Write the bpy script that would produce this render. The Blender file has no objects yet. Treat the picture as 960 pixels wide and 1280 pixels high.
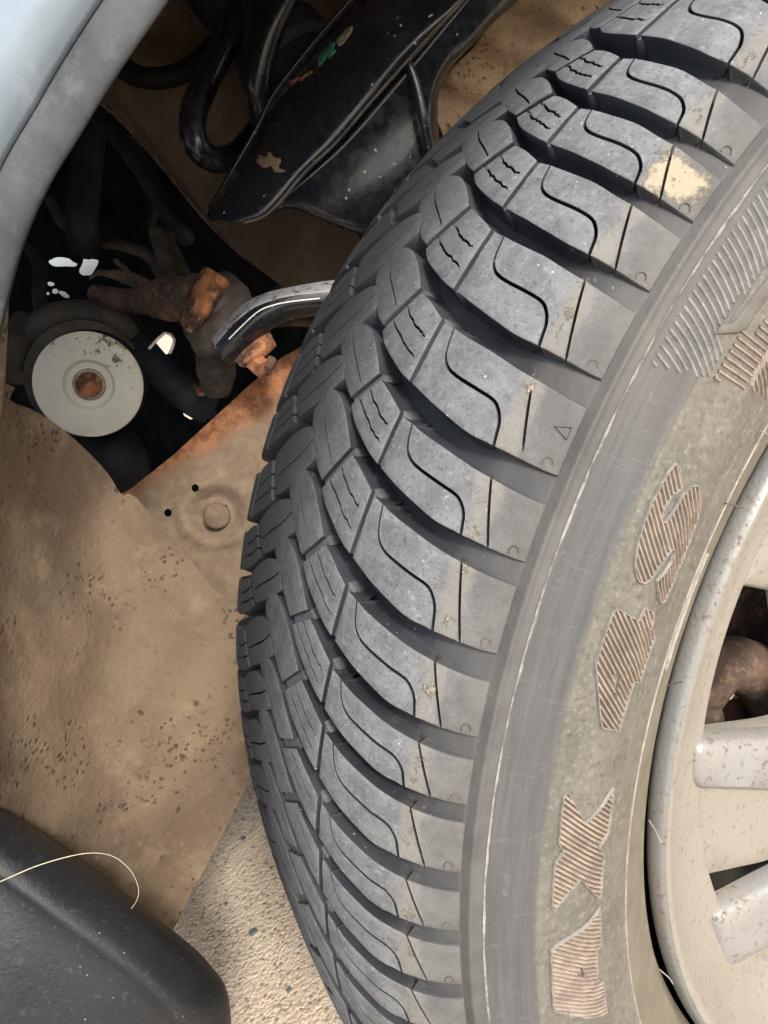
import bpy, math, random
import numpy as np
from mathutils import Vector, Matrix
from mathutils.geometry import delaunay_2d_cdt
R = math.radians
random.seed(7)
C = bpy.context.scene.collection
scene = bpy.context.scene

# ------------------------------------------------------------------ camera, world, sun, exposure
# CAM columns: how camera axes (right, down, forward) lie in the world; the lens stands 0.614 m above the concrete
M = np.array([[0.90630779, -0.42261826, 0.0], [-0.16500296, -0.35384999, 0.9206325], [-0.38907611, -0.83437641, -0.39043027]])
CH = 0.61436
F = 937.38
cd = bpy.data.cameras.new('camera'); cam = bpy.data.objects.new('camera', cd); C.objects.link(cam)
mw = Matrix([[M[0][0], -M[0][1], -M[0][2], 0], [M[1][0], -M[1][1], -M[1][2], 0], [M[2][0], -M[2][1], -M[2][2], CH], [0, 0, 0, 1]])
cam.matrix_world = mw
cd.sensor_fit = 'VERTICAL'; cd.sensor_height = 36.0; cd.lens = F / 1280 * 36.0
cd.clip_start = 0.01; cd.clip_end = 500
scene.camera = cam
SUN_EL, SUN_AZ = 38.5, 156.0       # azimuth measured from +Y (away from camera) clockwise towards +X
w = bpy.data.worlds.new('World'); scene.world = w; w.use_nodes = True
nt = w.node_tree; nt.nodes.clear()
sky = nt.nodes.new('ShaderNodeTexSky'); sky.sky_type = 'NISHITA'; sky.sun_disc = False
sky.sun_elevation = R(SUN_EL); sky.sun_rotation = R(SUN_AZ); sky.air_density = 1.0; sky.dust_density = 4.0; sky.ozone_density = 1.0
bg = nt.nodes.new('ShaderNodeBackground'); bg.inputs[1].default_value = 0.13
wo = nt.nodes.new('ShaderNodeOutputWorld'); hs = nt.nodes.new('ShaderNodeHueSaturation'); hs.inputs['Saturation'].default_value = .62; nt.links.new(sky.outputs[0], hs.inputs['Color']); nt.links.new(hs.outputs[0], bg.inputs[0]); nt.links.new(bg.outputs[0], wo.inputs[0])
sl = bpy.data.lights.new('sun', 'SUN'); sl.energy = 1.45; sl.angle = R(7.0); sl.color = (1.0, 0.955, 0.88)
so = bpy.data.objects.new('sun', sl); C.objects.link(so)
ldir = Vector((math.sin(R(SUN_AZ)) * math.cos(R(SUN_EL)), math.cos(R(SUN_AZ)) * math.cos(R(SUN_EL)), math.sin(R(SUN_EL))))
so.rotation_euler = ldir.to_track_quat('Z', 'Y').to_euler(); so.location = (0, -3, 5)
vs = scene.view_settings; vs.view_transform = 'Standard'; vs.look = 'None'; vs.exposure = 1.12; vs.gamma = 1.0; vs.use_curve_mapping = False
scene.cycles.max_bounces = 8; scene.cycles.diffuse_bounces = 5; scene.cycles.glossy_bounces = 3

# ------------------------------------------------------------------ projection helpers (measuring positions in the place)
def ray_w(px, py):
    return M @ np.array([(px - 480) / F, (py - 640) / F, 1.0])
def W(px, py, d):
    v = ray_w(px, py) * d
    return Vector((v[0], v[1], v[2] + CH))
RM = np.array([[0.9022874, 0.40085693, -0.15871729], [0.06942221, 0.22824964, 0.97112443], [0.42550912, -0.88725184, 0.1781184]])
TT = np.array([0.24380863, 0.05404527, 0.40316568])
CT = -RM.T @ TT                      # camera in the wheel's own frame
def ray_t(px, py): return RM.T @ np.array([(px - 480) / F, (py - 640) / F, 1.0])
def plane_t(px, py, y):
    d = ray_t(px, py); k = (y - CT[1]) / d[1]; return CT + d * k
WB = M @ RM; WC = M @ TT + np.array([0, 0, CH])
def wheel_to_world(q): v = WB @ np.array(q) + WC; return Vector(v)

# ------------------------------------------------------------------ tyre profile
HALF = [(.317, 0), (.3163, .03), (.3145, .05), (.311, .068), (.306, .081), (.298, .091), (.2905, .0965), (.285, .0992), (.267, .106), (.250, .1075), (.2294, .099), (.215, .089), (.2035, .0818)]
SS = [0.0]
for (a, b), (c, d) in zip(HALF[:-1], HALF[1:]): SS.append(SS[-1] + math.hypot(a - c, b - d))
SS = np.array(SS); HR = np.array([a for a, b in HALF]); HY = np.array([b for a, b in HALF])
def _smooth():
    g = np.linspace(0, SS[-1] + .006, 500)
    r = np.interp(g, SS, HR); y = np.interp(g, SS, HY)
    ex = g > SS[-1]; r[ex] = HR[-1] - (g[ex] - SS[-1]) * .85; y[ex] = HY[-1] - (g[ex] - SS[-1]) * .5
    for arr, sym in ((r, 1), (y, -1)):
        for _ in range(60):
            a = arr.copy(); a[1:-1] = (arr[:-2] + 2 * arr[1:-1] + arr[2:]) / 4
            a[0] = (arr[1] + arr[0]) / 2 if sym == 1 else 0
            arr[:] = a
    return g, r, y
GS, GR, GY = _smooth()
KL = 1.12                            # the inner half of the tread measures a little wider than the outer
def prof(s):
    """s in mm along the tyre's skin, centre of the tread at 6; returns r, y, normal"""
    s = s / 1000.0
    if s < .006: q = .006 + (.006 - s) / KL; sg = -1
    else: q = s; sg = 1
    q = min(max(q, 0), GS[-1])
    r = np.interp(q, GS, GR); y = np.interp(q, GS, GY)
    e = .0008; dr = (np.interp(q + e, GS, GR) - np.interp(q - e, GS, GR)); dy = (np.interp(q + e, GS, GY) - np.interp(q - e, GS, GY))
    L = math.hypot(dr, dy) or 1; nr, ny = dy / L, -dr / L
    if sg < 0: y = .006 - (y - .006) * KL; ny = -ny
    return r, y, nr, ny
TBL_S = np.arange(-215, 205, .5); TBL = np.array([prof(s) for s in TBL_S])
def pos(th, s, h):
    """th degrees, s mm, h mm above the skin -> wheel frame (metres)"""
    r, y, nr, ny = [np.interp(s, TBL_S, TBL[:, k]) for k in range(4)]
    r = r + nr * h / 1000; y = y + ny * h / 1000
    a = math.radians(th); return (r * math.cos(a), y, r * math.sin(a))
def inv_tyre(px, py, s_lo=80, s_hi=200):
    """pixel of the photograph -> (theta, s) on the tyre's outer side"""
    d = ray_t(px, py); best = None
    ss = np.arange(s_lo, s_hi, .5)
    rr = np.interp(ss, TBL_S, TBL[:, 0]); yy = np.interp(ss, TBL_S, TBL[:, 1])
    k = (yy - CT[1]) / d[1]; q = CT[None] + k[:, None] * d[None]
    e = np.hypot(q[:, 0], q[:, 2]) - rr
    z = np.where(np.sign(e[:-1]) != np.sign(e[1:]))[0]
    if len(z) == 0: i = int(np.argmin(abs(e))); f_ = 0
    else:
        i = z[np.argmin(k[z])]; f_ = e[i] / (e[i] - e[i + 1])
    s = ss[i] + f_ * .5; kk = k[i] + f_ * ((k[i + 1] - k[i]) if i + 1 < len(k) else 0)
    q = CT + kk * d
    return math.degrees(math.atan2(q[2], q[0])) % 360, s

# ------------------------------------------------------------------ object helpers
def tag(o, label=None, cat=None, group=None, kind=None):
    if label: o['label'] = label
    if cat: o['category'] = cat
    if group: o['group'] = group
    if kind: o['kind'] = kind
    return o
def empty(name, loc=(0, 0, 0), mat=None):
    o = bpy.data.objects.new(name, None); C.objects.link(o); o.empty_display_size = .02
    if mat is not None: o.matrix_world = mat
    else: o.location = loc
    return o
def mesh(name, V, Fc, m, parent=None, smooth=True, uv=None, attr=None, sharp=None):
    me = bpy.data.meshes.new(name); me.from_pydata([tuple(v) for v in V], [], Fc); me.update()
    if uv is not None:
        l = me.uv_layers.new(name='skin'); vi = np.zeros(len(me.loops), dtype=np.int32); me.loops.foreach_get('vertex_index', vi)
        l.data.foreach_set('uv', np.array(uv, dtype=np.float32)[vi].ravel())
    if attr is not None:
        at = me.attributes.new('wear', 'FLOAT', 'POINT'); at.data.foreach_set('value', np.array(attr, dtype=np.float32))
    if smooth:
        me.polygons.foreach_set('use_smooth', [True] * len(me.polygons))
        if sharp:
            try: me.set_sharp_from_angle(angle=R(sharp))
            except Exception: pass
    me.materials.append(m)
    o = bpy.data.objects.new(name, me); C.objects.link(o)
    if parent is not None:
        o.parent = parent
        if parent.type != 'EMPTY' and False: pass
    return o
def fix_normals(o):
    import bmesh
    b = bmesh.new(); b.from_mesh(o.data); bmesh.ops.recalc_face_normals(b, faces=b.faces); b.to_mesh(o.data); b.free(); return o
def catmull(P, n):
    P = [np.array(p, float) for p in P]; out = []
    Q = [2 * P[0] - P[1]] + P + [2 * P[-1] - P[-2]]
    for i in range(1, len(Q) - 2):
        for k in range(n):
            t = k / n
            out.append(.5 * ((2 * Q[i]) + (-Q[i - 1] + Q[i + 1]) * t + (2 * Q[i - 1] - 5 * Q[i] + 4 * Q[i + 1] - Q[i + 2]) * t * t + (-Q[i - 1] + 3 * Q[i] - 3 * Q[i + 1] + Q[i + 2]) * t ** 3))
    out.append(P[-1]); return out
def tube(name, pts, rad, m, parent=None, seg=14, caps=True, smoothn=8, rib=None, flat=1.0):
    """tube along points; rad a number or a list per control point; rib=(amplitude, spacing) makes a corrugated hose"""
    rr = rad if isinstance(rad, (list, tuple)) else [rad] * len(pts)
    P = catmull([tuple(p) + (r,) for p, r in zip(pts, rr)], smoothn)
    if rib:
        L = [0]
        for a, b in zip(P[:-1], P[1:]): L.append(L[-1] + np.linalg.norm(b[:3] - a[:3]))
        n = int(L[-1] / rib[1] * 6); g = np.linspace(0, L[-1], n); A = np.array(P)
        P = [np.array([np.interp(x, L, A[:, k]) for k in range(4)]) for x in g]
        for k, p in enumerate(P): p[3] += rib[0] * (1 if (k % 6) < 3 else -1)
    V = []; Fc = []; n = len(P); up = None
    for i, p in enumerate(P):
        a = P[max(0, i - 1)][:3]; b = P[min(n - 1, i + 1)][:3]; t = Vector(b - a).normalized()
        if up is None: up = t.orthogonal().normalized()
        up = (up - t * up.dot(t)).normalized(); s = t.cross(up)
        for k in range(seg):
            an = 2 * math.pi * k / seg
            V.append(Vector(p[:3]) + (up * math.cos(an) + s * math.sin(an) * flat) * p[3])
    for i in range(n - 1):
        for k in range(seg):
            Fc.append((i * seg + k, i * seg + (k + 1) % seg, (i + 1) * seg + (k + 1) % seg, (i + 1) * seg + k))
    if caps: Fc.append(tuple(range(seg))[::-1]); Fc.append(tuple((n - 1) * seg + k for k in range(seg)))
    return mesh(name, V, Fc, m, parent, sharp=50)
def patch(name, rows, m, parent=None, nu=8, nv=8, thick=.003, noise=0, bev=0):
    """smooth thick sheet through rows of (px, py, depth) measured points"""
    G = [catmull(r, nu) for r in rows]
    G = [[G[i][j] for i in range(len(G))] for j in range(len(G[0]))]
    G = [catmull(c, nv) for c in G]
    V = []; nj = len(G[0])
    for c in G:
        for p in c: V.append(W(*p))
    Fc = [(i * nj + j, (i + 1) * nj + j, (i + 1) * nj + j + 1, i * nj + j + 1) for i in range(len(G) - 1) for j in range(nj - 1)]
    o = mesh(name, V, Fc, m, parent)
    # orient towards the lens, then give it its thickness behind
    n = sum((p.normal * p.area for p in o.data.polygons), Vector()); c = sum((v.co for v in o.data.vertices), Vector()) / len(V)
    if n.dot(Vector((0, 0, CH)) - c) < 0: o.data.flip_normals()
    s = o.modifiers.new('thickness', 'SOLIDIFY'); s.thickness = thick; s.offset = -1
    if bev:
        b = o.modifiers.new('edge', 'BEVEL'); b.width = bev; b.segments = 2; b.limit_method = 'ANGLE'; b.angle_limit = R(50)
    return o
def inside(p, poly):
    x, y = p; c = False; n = len(poly); j = n - 1
    for i in range(n):
        xi, yi = poly[i]; xj, yj = poly[j]
        if (yi > y) != (yj > y) and x < (xj - xi) * (y - yi) / (yj - yi) + xi: c = not c
        j = i
    return c
def cdt(outline, holes=(), step=None, extra=()):
    V = []; E = []
    for poly in [outline] + list(holes) + list(extra):
        b = len(V); V += [Vector(p) for p in poly]; E += [(b + i, b + (i + 1) % len(poly)) for i in range(len(poly))]
    if step:
        xs = [p[0] for p in outline]; ys = [p[1] for p in outline]
        x = min(xs) + step / 2; r = 0
        while x < max(xs):
            y = min(ys) + step / 2 * (1 + r % 2)
            while y < max(ys):
                if inside((x, y), outline) and not any(inside((x, y), h) for h in holes): V.append(Vector((x, y)))
                y += step
            x += step; r += 1
    v, e, f, *_ = delaunay_2d_cdt(V, E, [], 0, 1e-6)
    keep = []
    for t in f:
        c = sum((v[i] for i in t), Vector((0, 0))) / 3
        if inside(c, outline) and not any(inside(c, h) for h in holes): keep.append(tuple(t))
    return [tuple(p) for p in v], keep
def boundary(f):
    es = {}
    for t in f:
        for a, b in ((t[0], t[1]), (t[1], t[2]), (t[2], t[0])):
            es[(a, b)] = 1
    return [(a, b) for (a, b) in es if (b, a) not in es]
def plate(name, poly, holes, tofn, thick, m, parent=None, step=None, bevel=0.0, uvfn=None):
    """flat outline with holes, mapped by tofn(x, y, h) and given thickness; small bevel at the face"""
    v, f = cdt(poly, holes, step)
    v2 = {}
    area = 0
    for t in f: 
        a, b, c = [v[i] for i in t]; area += (b[0] - a[0]) * (c[1] - a[1]) - (b[1] - a[1]) * (c[0] - a[0])
    if area < 0: f = [(t[0], t[2], t[1]) for t in f]
    B = boundary(f); nrm = {}
    for a, b in B:
        dx, dy = v[b][0] - v[a][0], v[b][1] - v[a][1]; L = math.hypot(dx, dy) or 1
        for q in (a, b): n = nrm.get(q, (0, 0)); nrm[q] = (n[0] + dy / L, n[1] - dx / L)
    used = sorted({i for t in f for i in t}); idx = {q: k for k, q in enumerate(used)}
    V = []; 
    for q in used:
        x, y = v[q]
        if q in nrm and bevel:
            n = nrm[q]; L = math.hypot(*n) or 1; x -= n[0] / L * bevel; y -= n[1] / L * bevel
        V.append(tofn(x, y, 0))
    Fc = [tuple(idx[i] for i in t) for t in f]
    r1 = {}; r2 = {}
    for q in nrm:
        x, y = v[q]
        if bevel: r1[q] = len(V); V.append(tofn(x, y, -bevel))
        else: r1[q] = idx[q]
        r2[q] = len(V); V.append(tofn(x, y, -thick))
    for a, b in B:
        if bevel: Fc.append((idx[b], idx[a], r1[a], r1[b]))
        Fc.append((r1[b], r1[a], r2[a], r2[b]))
    # back
    back = {}
    for q in used:
        if q in r2: back[q] = r2[q]
        else: back[q] = len(V); V.append(tofn(v[q][0], v[q][1], -thick))
    Fc += [tuple(back[i] for i in t)[::-1] for t in f]
    o = mesh(name, V, Fc, m, parent, sharp=55); fix_normals(o); return o
def lathe(name, P, axis_o, axis_d, m, parent=None, seg=48, sharp=35):
    """revolve (radius, along) pairs about a world axis"""
    ad = Vector(axis_d).normalized(); u = ad.orthogonal().normalized(); v_ = ad.cross(u); V = []; Fc = []
    for r, a in P:
        for k in range(seg):
            t = 2 * math.pi * k / seg; V.append(Vector(axis_o) + ad * a + (u * math.cos(t) + v_ * math.sin(t)) * r)
    for i in range(len(P) - 1):
        for k in range(seg): Fc.append((i * seg + k, i * seg + (k + 1) % seg, (i + 1) * seg + (k + 1) % seg, (i + 1) * seg + k))
    if P[0][0] > 0: Fc.append(tuple(range(seg)))
    if P[-1][0] > 0: Fc.append(tuple((len(P) - 1) * seg + k for k in range(seg)))
    o = mesh(name, V, Fc, m, parent, sharp=sharp); return fix_normals(o)

# ------------------------------------------------------------------ materials
class N:
    def __init__(s, name):
        s.m = bpy.data.materials.new(name); s.m.use_nodes = True; s.t = s.m.node_tree; s.b = s.t.nodes['Principled BSDF']
        s.co = s.t.nodes.new('ShaderNodeTexCoord').outputs['Object']
    def n(s, ty, **k):
        x = s.t.nodes.new(ty)
        for a, b in k.items(): setattr(x, a, b)
        return x
    def l(s, a, b): s.t.links.new(a, b)
    def noise(s, scale, detail=6, rough=.6, vec=None, stretch=None, dist=0):
        x = s.n('ShaderNodeTexNoise'); x.inputs['Scale'].default_value = scale; x.inputs['Detail'].default_value = detail; x.inputs['Roughness'].default_value = rough; x.inputs['Distortion'].default_value = dist
        v = vec if vec is not None else s.co
        if stretch: mp = s.n('ShaderNodeMapping'); mp.inputs['Scale'].default_value = stretch[:3]; mp.inputs['Rotation'].default_value = stretch[3] if len(stretch) > 3 else (0, 0, 0); s.l(v, mp.inputs[0]); v = mp.outputs[0]
        s.l(v, x.inputs['Vector']); return x.outputs['Fac']
    def vor(s, scale, feature='F1', vec=None, out='Distance'):
        x = s.n('ShaderNodeTexVoronoi', feature=feature); x.inputs['Scale'].default_value = scale; s.l(vec if vec is not None else s.co, x.inputs['Vector']); return x.outputs[out]
    def ramp(s, f, a, b, lo=0., hi=1.):
        x = s.n('ShaderNodeMapRange'); x.interpolation_type = 'SMOOTHSTEP'
        for k, v in ((1, a), (2, b), (3, lo), (4, hi)): x.inputs[k].default_value = v
        s.l(f, x.inputs[0]); return x.outputs[0]
    def mix(s, f, a, b):
        x = s.n('ShaderNodeMix', data_type='RGBA')
        if isinstance(f, (int, float)): x.inputs[0].default_value = f
        else: s.l(f, x.inputs[0])
        for k, c in ((6, a), (7, b)):
            if isinstance(c, tuple): x.inputs[k].default_value = (*c, 1)
            else: s.l(c, x.inputs[k])
        return x.outputs[2]
    def math(s, op, a, b=None, clamp=False):
        x = s.n('ShaderNodeMath', operation=op, use_clamp=clamp)
        for k, c in ((0, a), (1, b)):
            if c is None: continue
            if isinstance(c, (int, float)): x.inputs[k].default_value = c
            else: s.l(c, x.inputs[k])
        return x.outputs[0]
    def done(s, col, rough=.6, metal=0., bump=None, dist=.0005, strength=1., coat=0, spec=.5):
        for k, v in (('Base Color', col), ('Roughness', rough), ('Metallic', metal)):
            if isinstance(v, tuple): s.b.inputs[k].default_value = (*v, 1)
            elif isinstance(v, (int, float)): s.b.inputs[k].default_value = v
            else: s.l(v, s.b.inputs[k])
        s.b.inputs['Specular IOR Level'].default_value = spec; s.b.inputs['Coat Weight'].default_value = coat
        if bump is not None:
            x = s.n('ShaderNodeBump'); x.inputs['Distance'].default_value = dist; x.inputs['Strength'].default_value = strength; s.l(bump, x.inputs['Height']); s.l(x.outputs[0], s.b.inputs['Normal'])
        return s.m
def simple(name, a, b, scale=60, rough=.6, metal=0, bd=.0004, spec=.5, lo=.35, hi=.65, coat=0):
    k = N(name); f = k.noise(scale, 8, .65); return k.done(k.mix(k.ramp(f, lo, hi), a, b), rough, metal, k.noise(scale * 3, 6), bd, spec=spec, coat=coat)

def tyre_mat(name, side=False):
    k = N(name); uv = k.n('ShaderNodeUVMap', uv_map='skin').outputs[0]
    sep = k.n('ShaderNodeSeparateXYZ'); k.l(uv, sep.inputs[0]); s = sep.outputs[1]; a = sep.outputs[0]
    wear = k.n('ShaderNodeAttribute', attribute_name='wear').outputs['Fac']
    big = k.noise(18, 5, .6); mid = k.noise(110, 7, .7); fine = k.noise(900, 4, .7)
    # worn running surface: grey with scuffs; cooler and cleaner inside the grooves
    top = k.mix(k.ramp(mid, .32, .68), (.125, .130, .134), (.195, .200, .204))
    scuff = k.noise(260, 5, .75, stretch=(1, .35, 1))
    top = k.mix(k.ramp(scuff, .54, .70, 0, .65), top, (.215, .22, .225))
    top = k.mix(k.ramp(fine, .36, .46, .5, 0), top, (.05, .05, .052)); top = k.mix(k.ramp(k.noise(620, 4, .7, stretch=(1, .4, 1)), .55, .68, 0, .6), top, (.27, .275, .28))
    specks = k.vor(330); top = k.mix(k.math('MULTIPLY', k.ramp(specks, .06, .12, 1, 0), k.ramp(k.noise(140, 3), .50, .62)), top, (.50, .50, .49))
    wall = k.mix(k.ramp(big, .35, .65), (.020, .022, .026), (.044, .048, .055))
    wall = k.mix(k.ramp(mid, .60, .78, 0, .5), wall, (.12, .11, .098))
    wall = k.mix(k.math('MULTIPLY', k.ramp(specks, .06, .11, 1, 0), k.ramp(k.noise(45, 3), .52, .62)), wall, (.38, .37, .35))
    # crown cleaned by road contact; inner tread's shade is also put into this darkening
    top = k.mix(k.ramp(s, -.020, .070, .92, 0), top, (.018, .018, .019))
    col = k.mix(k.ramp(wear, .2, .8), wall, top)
    # dust film: browner towards the shoulder
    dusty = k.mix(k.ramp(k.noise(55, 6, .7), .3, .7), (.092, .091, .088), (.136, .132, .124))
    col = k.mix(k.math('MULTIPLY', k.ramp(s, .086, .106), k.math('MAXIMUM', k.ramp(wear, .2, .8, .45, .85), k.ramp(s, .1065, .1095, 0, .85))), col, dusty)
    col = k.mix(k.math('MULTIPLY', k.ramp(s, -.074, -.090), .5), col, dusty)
    # dried mud splashes on the shoulder, thickest around the second sipe
    near = k.math('SUBTRACT', 1.0, k.math('MULTIPLY', k.math('ABSOLUTE', k.math('SUBTRACT', s, .0945)), 95), clamp=True)
    mud = k.ramp(k.math('ADD', k.math('MULTIPLY', near, .30), k.noise(95, 8, .75, vec=uv)), .83, .88)
    mud = k.math('MULTIPLY', mud, k.ramp(near, .05, .3))
    blot = k.ramp(k.math('ADD', near, k.math('MULTIPLY', k.noise(75, 6, .7), .9)), 1.05, 1.30, 0, .5)
    blot = k.math('MULTIPLY', blot, k.ramp(wear, .2, .6, .15, 1)); col = k.mix(blot, col, (.23, .212, .18))
    col = k.mix(k.math('MULTIPLY', mud, .7), col, (.36, .31, .235))
    if SPLASH:
        cx, cy = SPLASH; dx = k.math('SUBTRACT', a, cx); dy = k.math('SUBTRACT', s, cy)
        dd = k.math('SQRT', k.math('ADD', k.math('MULTIPLY', dx, dx), k.math('MULTIPLY', k.math('MULTIPLY', dy, dy), .8)))
        sp_ = k.ramp(k.math('ADD', dd, k.math('MULTIPLY', k.noise(110, 7, .75, vec=uv), .022)), .0155, .0185, 1, 0)
        sp_ = k.math('MULTIPLY', sp_, k.ramp(k.noise(420, 4, .7), .26, .40)); sp_ = k.math('MULTIPLY', sp_, k.ramp(wear, .1, .4))
        col = k.mix(k.math('MULTIPLY', sp_, .85), col, (.36, .31, .225)); mud = k.math('MAXIMUM', mud, sp_)
    bmp = k.math('ADD', k.math('MULTIPLY', fine, .35), k.math('ADD', k.math('MULTIPLY', scuff, .5), k.math('MULTIPLY', mud, .5)))
    if side:
        conc = k.noise(1.0, 6, .7, vec=uv, stretch=(22, 420, 1)); crossw = k.noise(1.0, 5, .75, vec=uv, stretch=(500, 45, 1))
        bluish = k.mix(k.ramp(conc, .3, .7), (.078, .079, .081), (.108, .108, .107)); bluish = k.mix(k.ramp(crossw, .56, .72, 0, .55), bluish, (.16, .158, .152)); bluish = k.mix(k.ramp(k.noise(60, 4), .35, .2, 0, .4), bluish, (.05, .05, .05))
        bluish = k.mix(k.ramp(k.noise(200, 6, .7), .58, .75, 0, .5), bluish, (.19, .19, .185))
        band = k.mix(k.ramp(k.noise(60, 6, .7), .3, .7), (.120, .114, .099), (.168, .159, .139))
        flakes = k.noise(480, 6, .8, dist=.3)
        band = k.mix(k.ramp(flakes, .54, .66, 0, .7), band, (.27, .262, .238))
        band = k.mix(k.ramp(flakes, .46, .38, 0, .6), band, (.07, .066, .058))
        bead = k.mix(k.ramp(k.noise(80, 6, .7), .3, .7), (.140, .124, .095), (.20, .178, .138))
        col = k.mix(k.ramp(s, .1150, .1156), col, bluish)
        wob = k.math('ADD', s, k.math('MULTIPLY', k.noise(22, 4), .004))
        col = k.mix(k.ramp(wob, .1305, .1335), col, band)
        col = k.mix(k.ramp(wob, .1690, .176), col, bead)
        col = k.mix(k.ramp(k.math('ADD', k.noise(9, 4, .6), k.math('MULTIPLY', s, 1.5)), .72, .84, 0, .15), col, (.16, .142, .112))
        bmp = k.math('ADD', k.math('MULTIPLY', flakes, k.ramp(s, .130, .134, .15, .55)), k.math('MULTIPLY', fine, .3))
    rough = k.ramp(wear, .2, .8, .55, .85)
    return k.done(col, rough, 0, bmp, .0006, 1.0, spec=.16)
_sp = inv_tyre(848, 228, 85, 112); SPLASH = (math.radians(_sp[0]) * .317, _sp[1] / 1000)
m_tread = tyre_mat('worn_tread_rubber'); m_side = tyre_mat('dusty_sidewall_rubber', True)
m_side2 = simple('grey_scuffed_rubber', (.14, .136, .126), (.23, .222, .205), 260, .8)
m_ridge = simple('dust_packed_ridges', (.20, .162, .128), (.32, .265, .212), 200, .85)
m_ridge2 = simple('pale_scuffed_rubber', (.20, .19, .165), (.33, .31, .27), 260, .85)
m_wedge = simple('smooth_brown_rubber', (.085, .078, .070), (.125, .116, .102), 90, .7)
m_letter = simple('brown_rubber', (.075, .058, .044), (.115, .092, .070), 160, .8)
m_flash = simple('torn_rubber_edge', (.13, .13, .13), (.34, .33, .31), 300, .8)
m_gap = simple('gap_shade_black', (.012, .012, .012), (.022, .02, .018), 100, .7)
def dusty_alloy(name, silver, dust, amt_lo, amt_hi, dirt=.5):
    k = N(name); big = k.noise(14, 5); g = k.noise(300, 7, .75); pit = k.vor(420)
    d = k.ramp(k.math('ADD', big, k.math('MULTIPLY', g, .5)), amt_lo, amt_hi)
    col = k.mix(d, silver, dust); spots = k.math('MULTIPLY', k.ramp(g, .56, .68), dirt); col = k.mix(spots, col, (.22, .16, .11))
    metal = k.math('MULTIPLY', k.math('SUBTRACT', 1.0, d), .35)
    return k.done(col, k.ramp(d, 0, 1, .42, .7), metal, k.math('ADD', k.math('MULTIPLY', k.noise(700, 3), .5), spots), .0004, 1, spec=.4)
m_bar = dusty_alloy('silver_alloy_paint', (.30, .30, .30), (.25, .225, .19), .70, .92, .7)
m_rim = dusty_alloy('dust_coated_alloy', (.29, .272, .23), (.25, .23, .195), .55, .80, .4)
m_lip = dusty_alloy('scuffed_lip_alloy', (.26, .27, .27), (.21, .19, .155), .72, .98, .5)
m_barrel = simple('dirty_barrel_metal', (.035, .030, .026), (.075, .066, .055), 40, .7, .3)
def rusty(name, rust=(.40, .16, .07), dark=(.05, .03, .022), tan=(.42, .25, .15), scale=45, lo=.42, hi=.6):
    k = N(name); f = k.noise(scale, 8, .7); g = k.noise(scale * 4, 8, .75)
    col = k.mix(k.ramp(f, lo, hi), dark, rust); col = k.mix(k.ramp(g, .52, .66, 0, .7), col, tan)
    return k.done(col, .85, .1, k.math('ADD', g, k.math('MULTIPLY', f, .5)), .0012, 1)
m_rust = rusty('flaky_orange_rust'); m_rustb = rusty('brown_rust', (.14, .07, .045), (.05, .035, .028), (.20, .15, .11), 30)
m_rustt = rusty('dusty_rust', (.20, .12, .08), (.10, .075, .06), (.32, .24, .17), 55)
def DV(k, amt=.012, sc=60):
    n = k.n('ShaderNodeTexNoise'); n.inputs['Scale'].default_value = sc; n.inputs['Detail'].default_value = 5; k.l(k.co, n.inputs['Vector'])
    a_ = k.n('ShaderNodeVectorMath', operation='SCALE'); a_.inputs[3].default_value = amt; k.l(n.outputs['Color'], a_.inputs[0])
    b_ = k.n('ShaderNodeVectorMath', operation='ADD'); k.l(k.co, b_.inputs[0]); k.l(a_.outputs[0], b_.inputs[1]); return b_.outputs[0]
def dirt_mat(name, a, b, c, dark=(.045, .032, .022), speck=1.0, stain=None, bd=.0016):
    k = N(name); f = k.noise(9, 6, .6, dist=.6); g = k.noise(38, 8, .7); h = k.noise(260, 5, .7)
    col = k.mix(k.ramp(f, .35, .65), a, b); col = k.mix(k.ramp(g, .5, .68, 0, .55), col, c)
    streak = k.noise(26, 6, .6, stretch=(1, 1, .22, (0, R(35), 0))); col = k.mix(k.ramp(streak, .54, .70, 0, .4), col, c)
    dvv = DV(k); v = k.vor(85, vec=dvv); sp = k.math('MULTIPLY', k.ramp(v, .10, .25, 1, 0), k.ramp(k.noise(13, 4, .6), .49, .58)); sp = k.math('MULTIPLY', sp, k.ramp(h, .42, .55))
    v2 = k.vor(210, vec=dvv); sp2 = k.math('MULTIPLY', k.ramp(v2, .16, .34, 1, 0), k.ramp(k.noise(21, 4, .6), .47, .56)); sp = k.math('MAXIMUM', sp, k.math('MULTIPLY', sp2, .8))
    col = k.mix(k.math('MULTIPLY', sp, .85 * speck), col, dark)
    col = k.mix(k.ramp(h, .56, .74, 0, .5), col, c); col = k.mix(k.ramp(h, .42, .30, 0, .5), col, dark); col = k.mix(k.ramp(k.noise(5, 5, .65), .50, .66, 0, .45), col, b)
    hb = k.math('SUBTRACT', k.math('ADD', k.math('MULTIPLY', g, 1.0), k.math('MULTIPLY', h, .5)), k.math('MULTIPLY', sp, .5 * speck))
    return k.done(col, .9, 0, hb, bd, 1.0, spec=.2)
m_liner = dirt_mat('mud_caked_liner', (.178, .130, .086), (.112, .082, .056), (.255, .192, .130))
m_panel = dirt_mat('muddy_inner_panel', (.20, .14, .09), (.13, .095, .065), (.26, .19, .125), speck=.4, bd=.0008)
m_clump = dirt_mat('thick_dried_mud', (.46, .32, .19), (.30, .20, .12), (.56, .42, .27), speck=.7, bd=.006)
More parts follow.
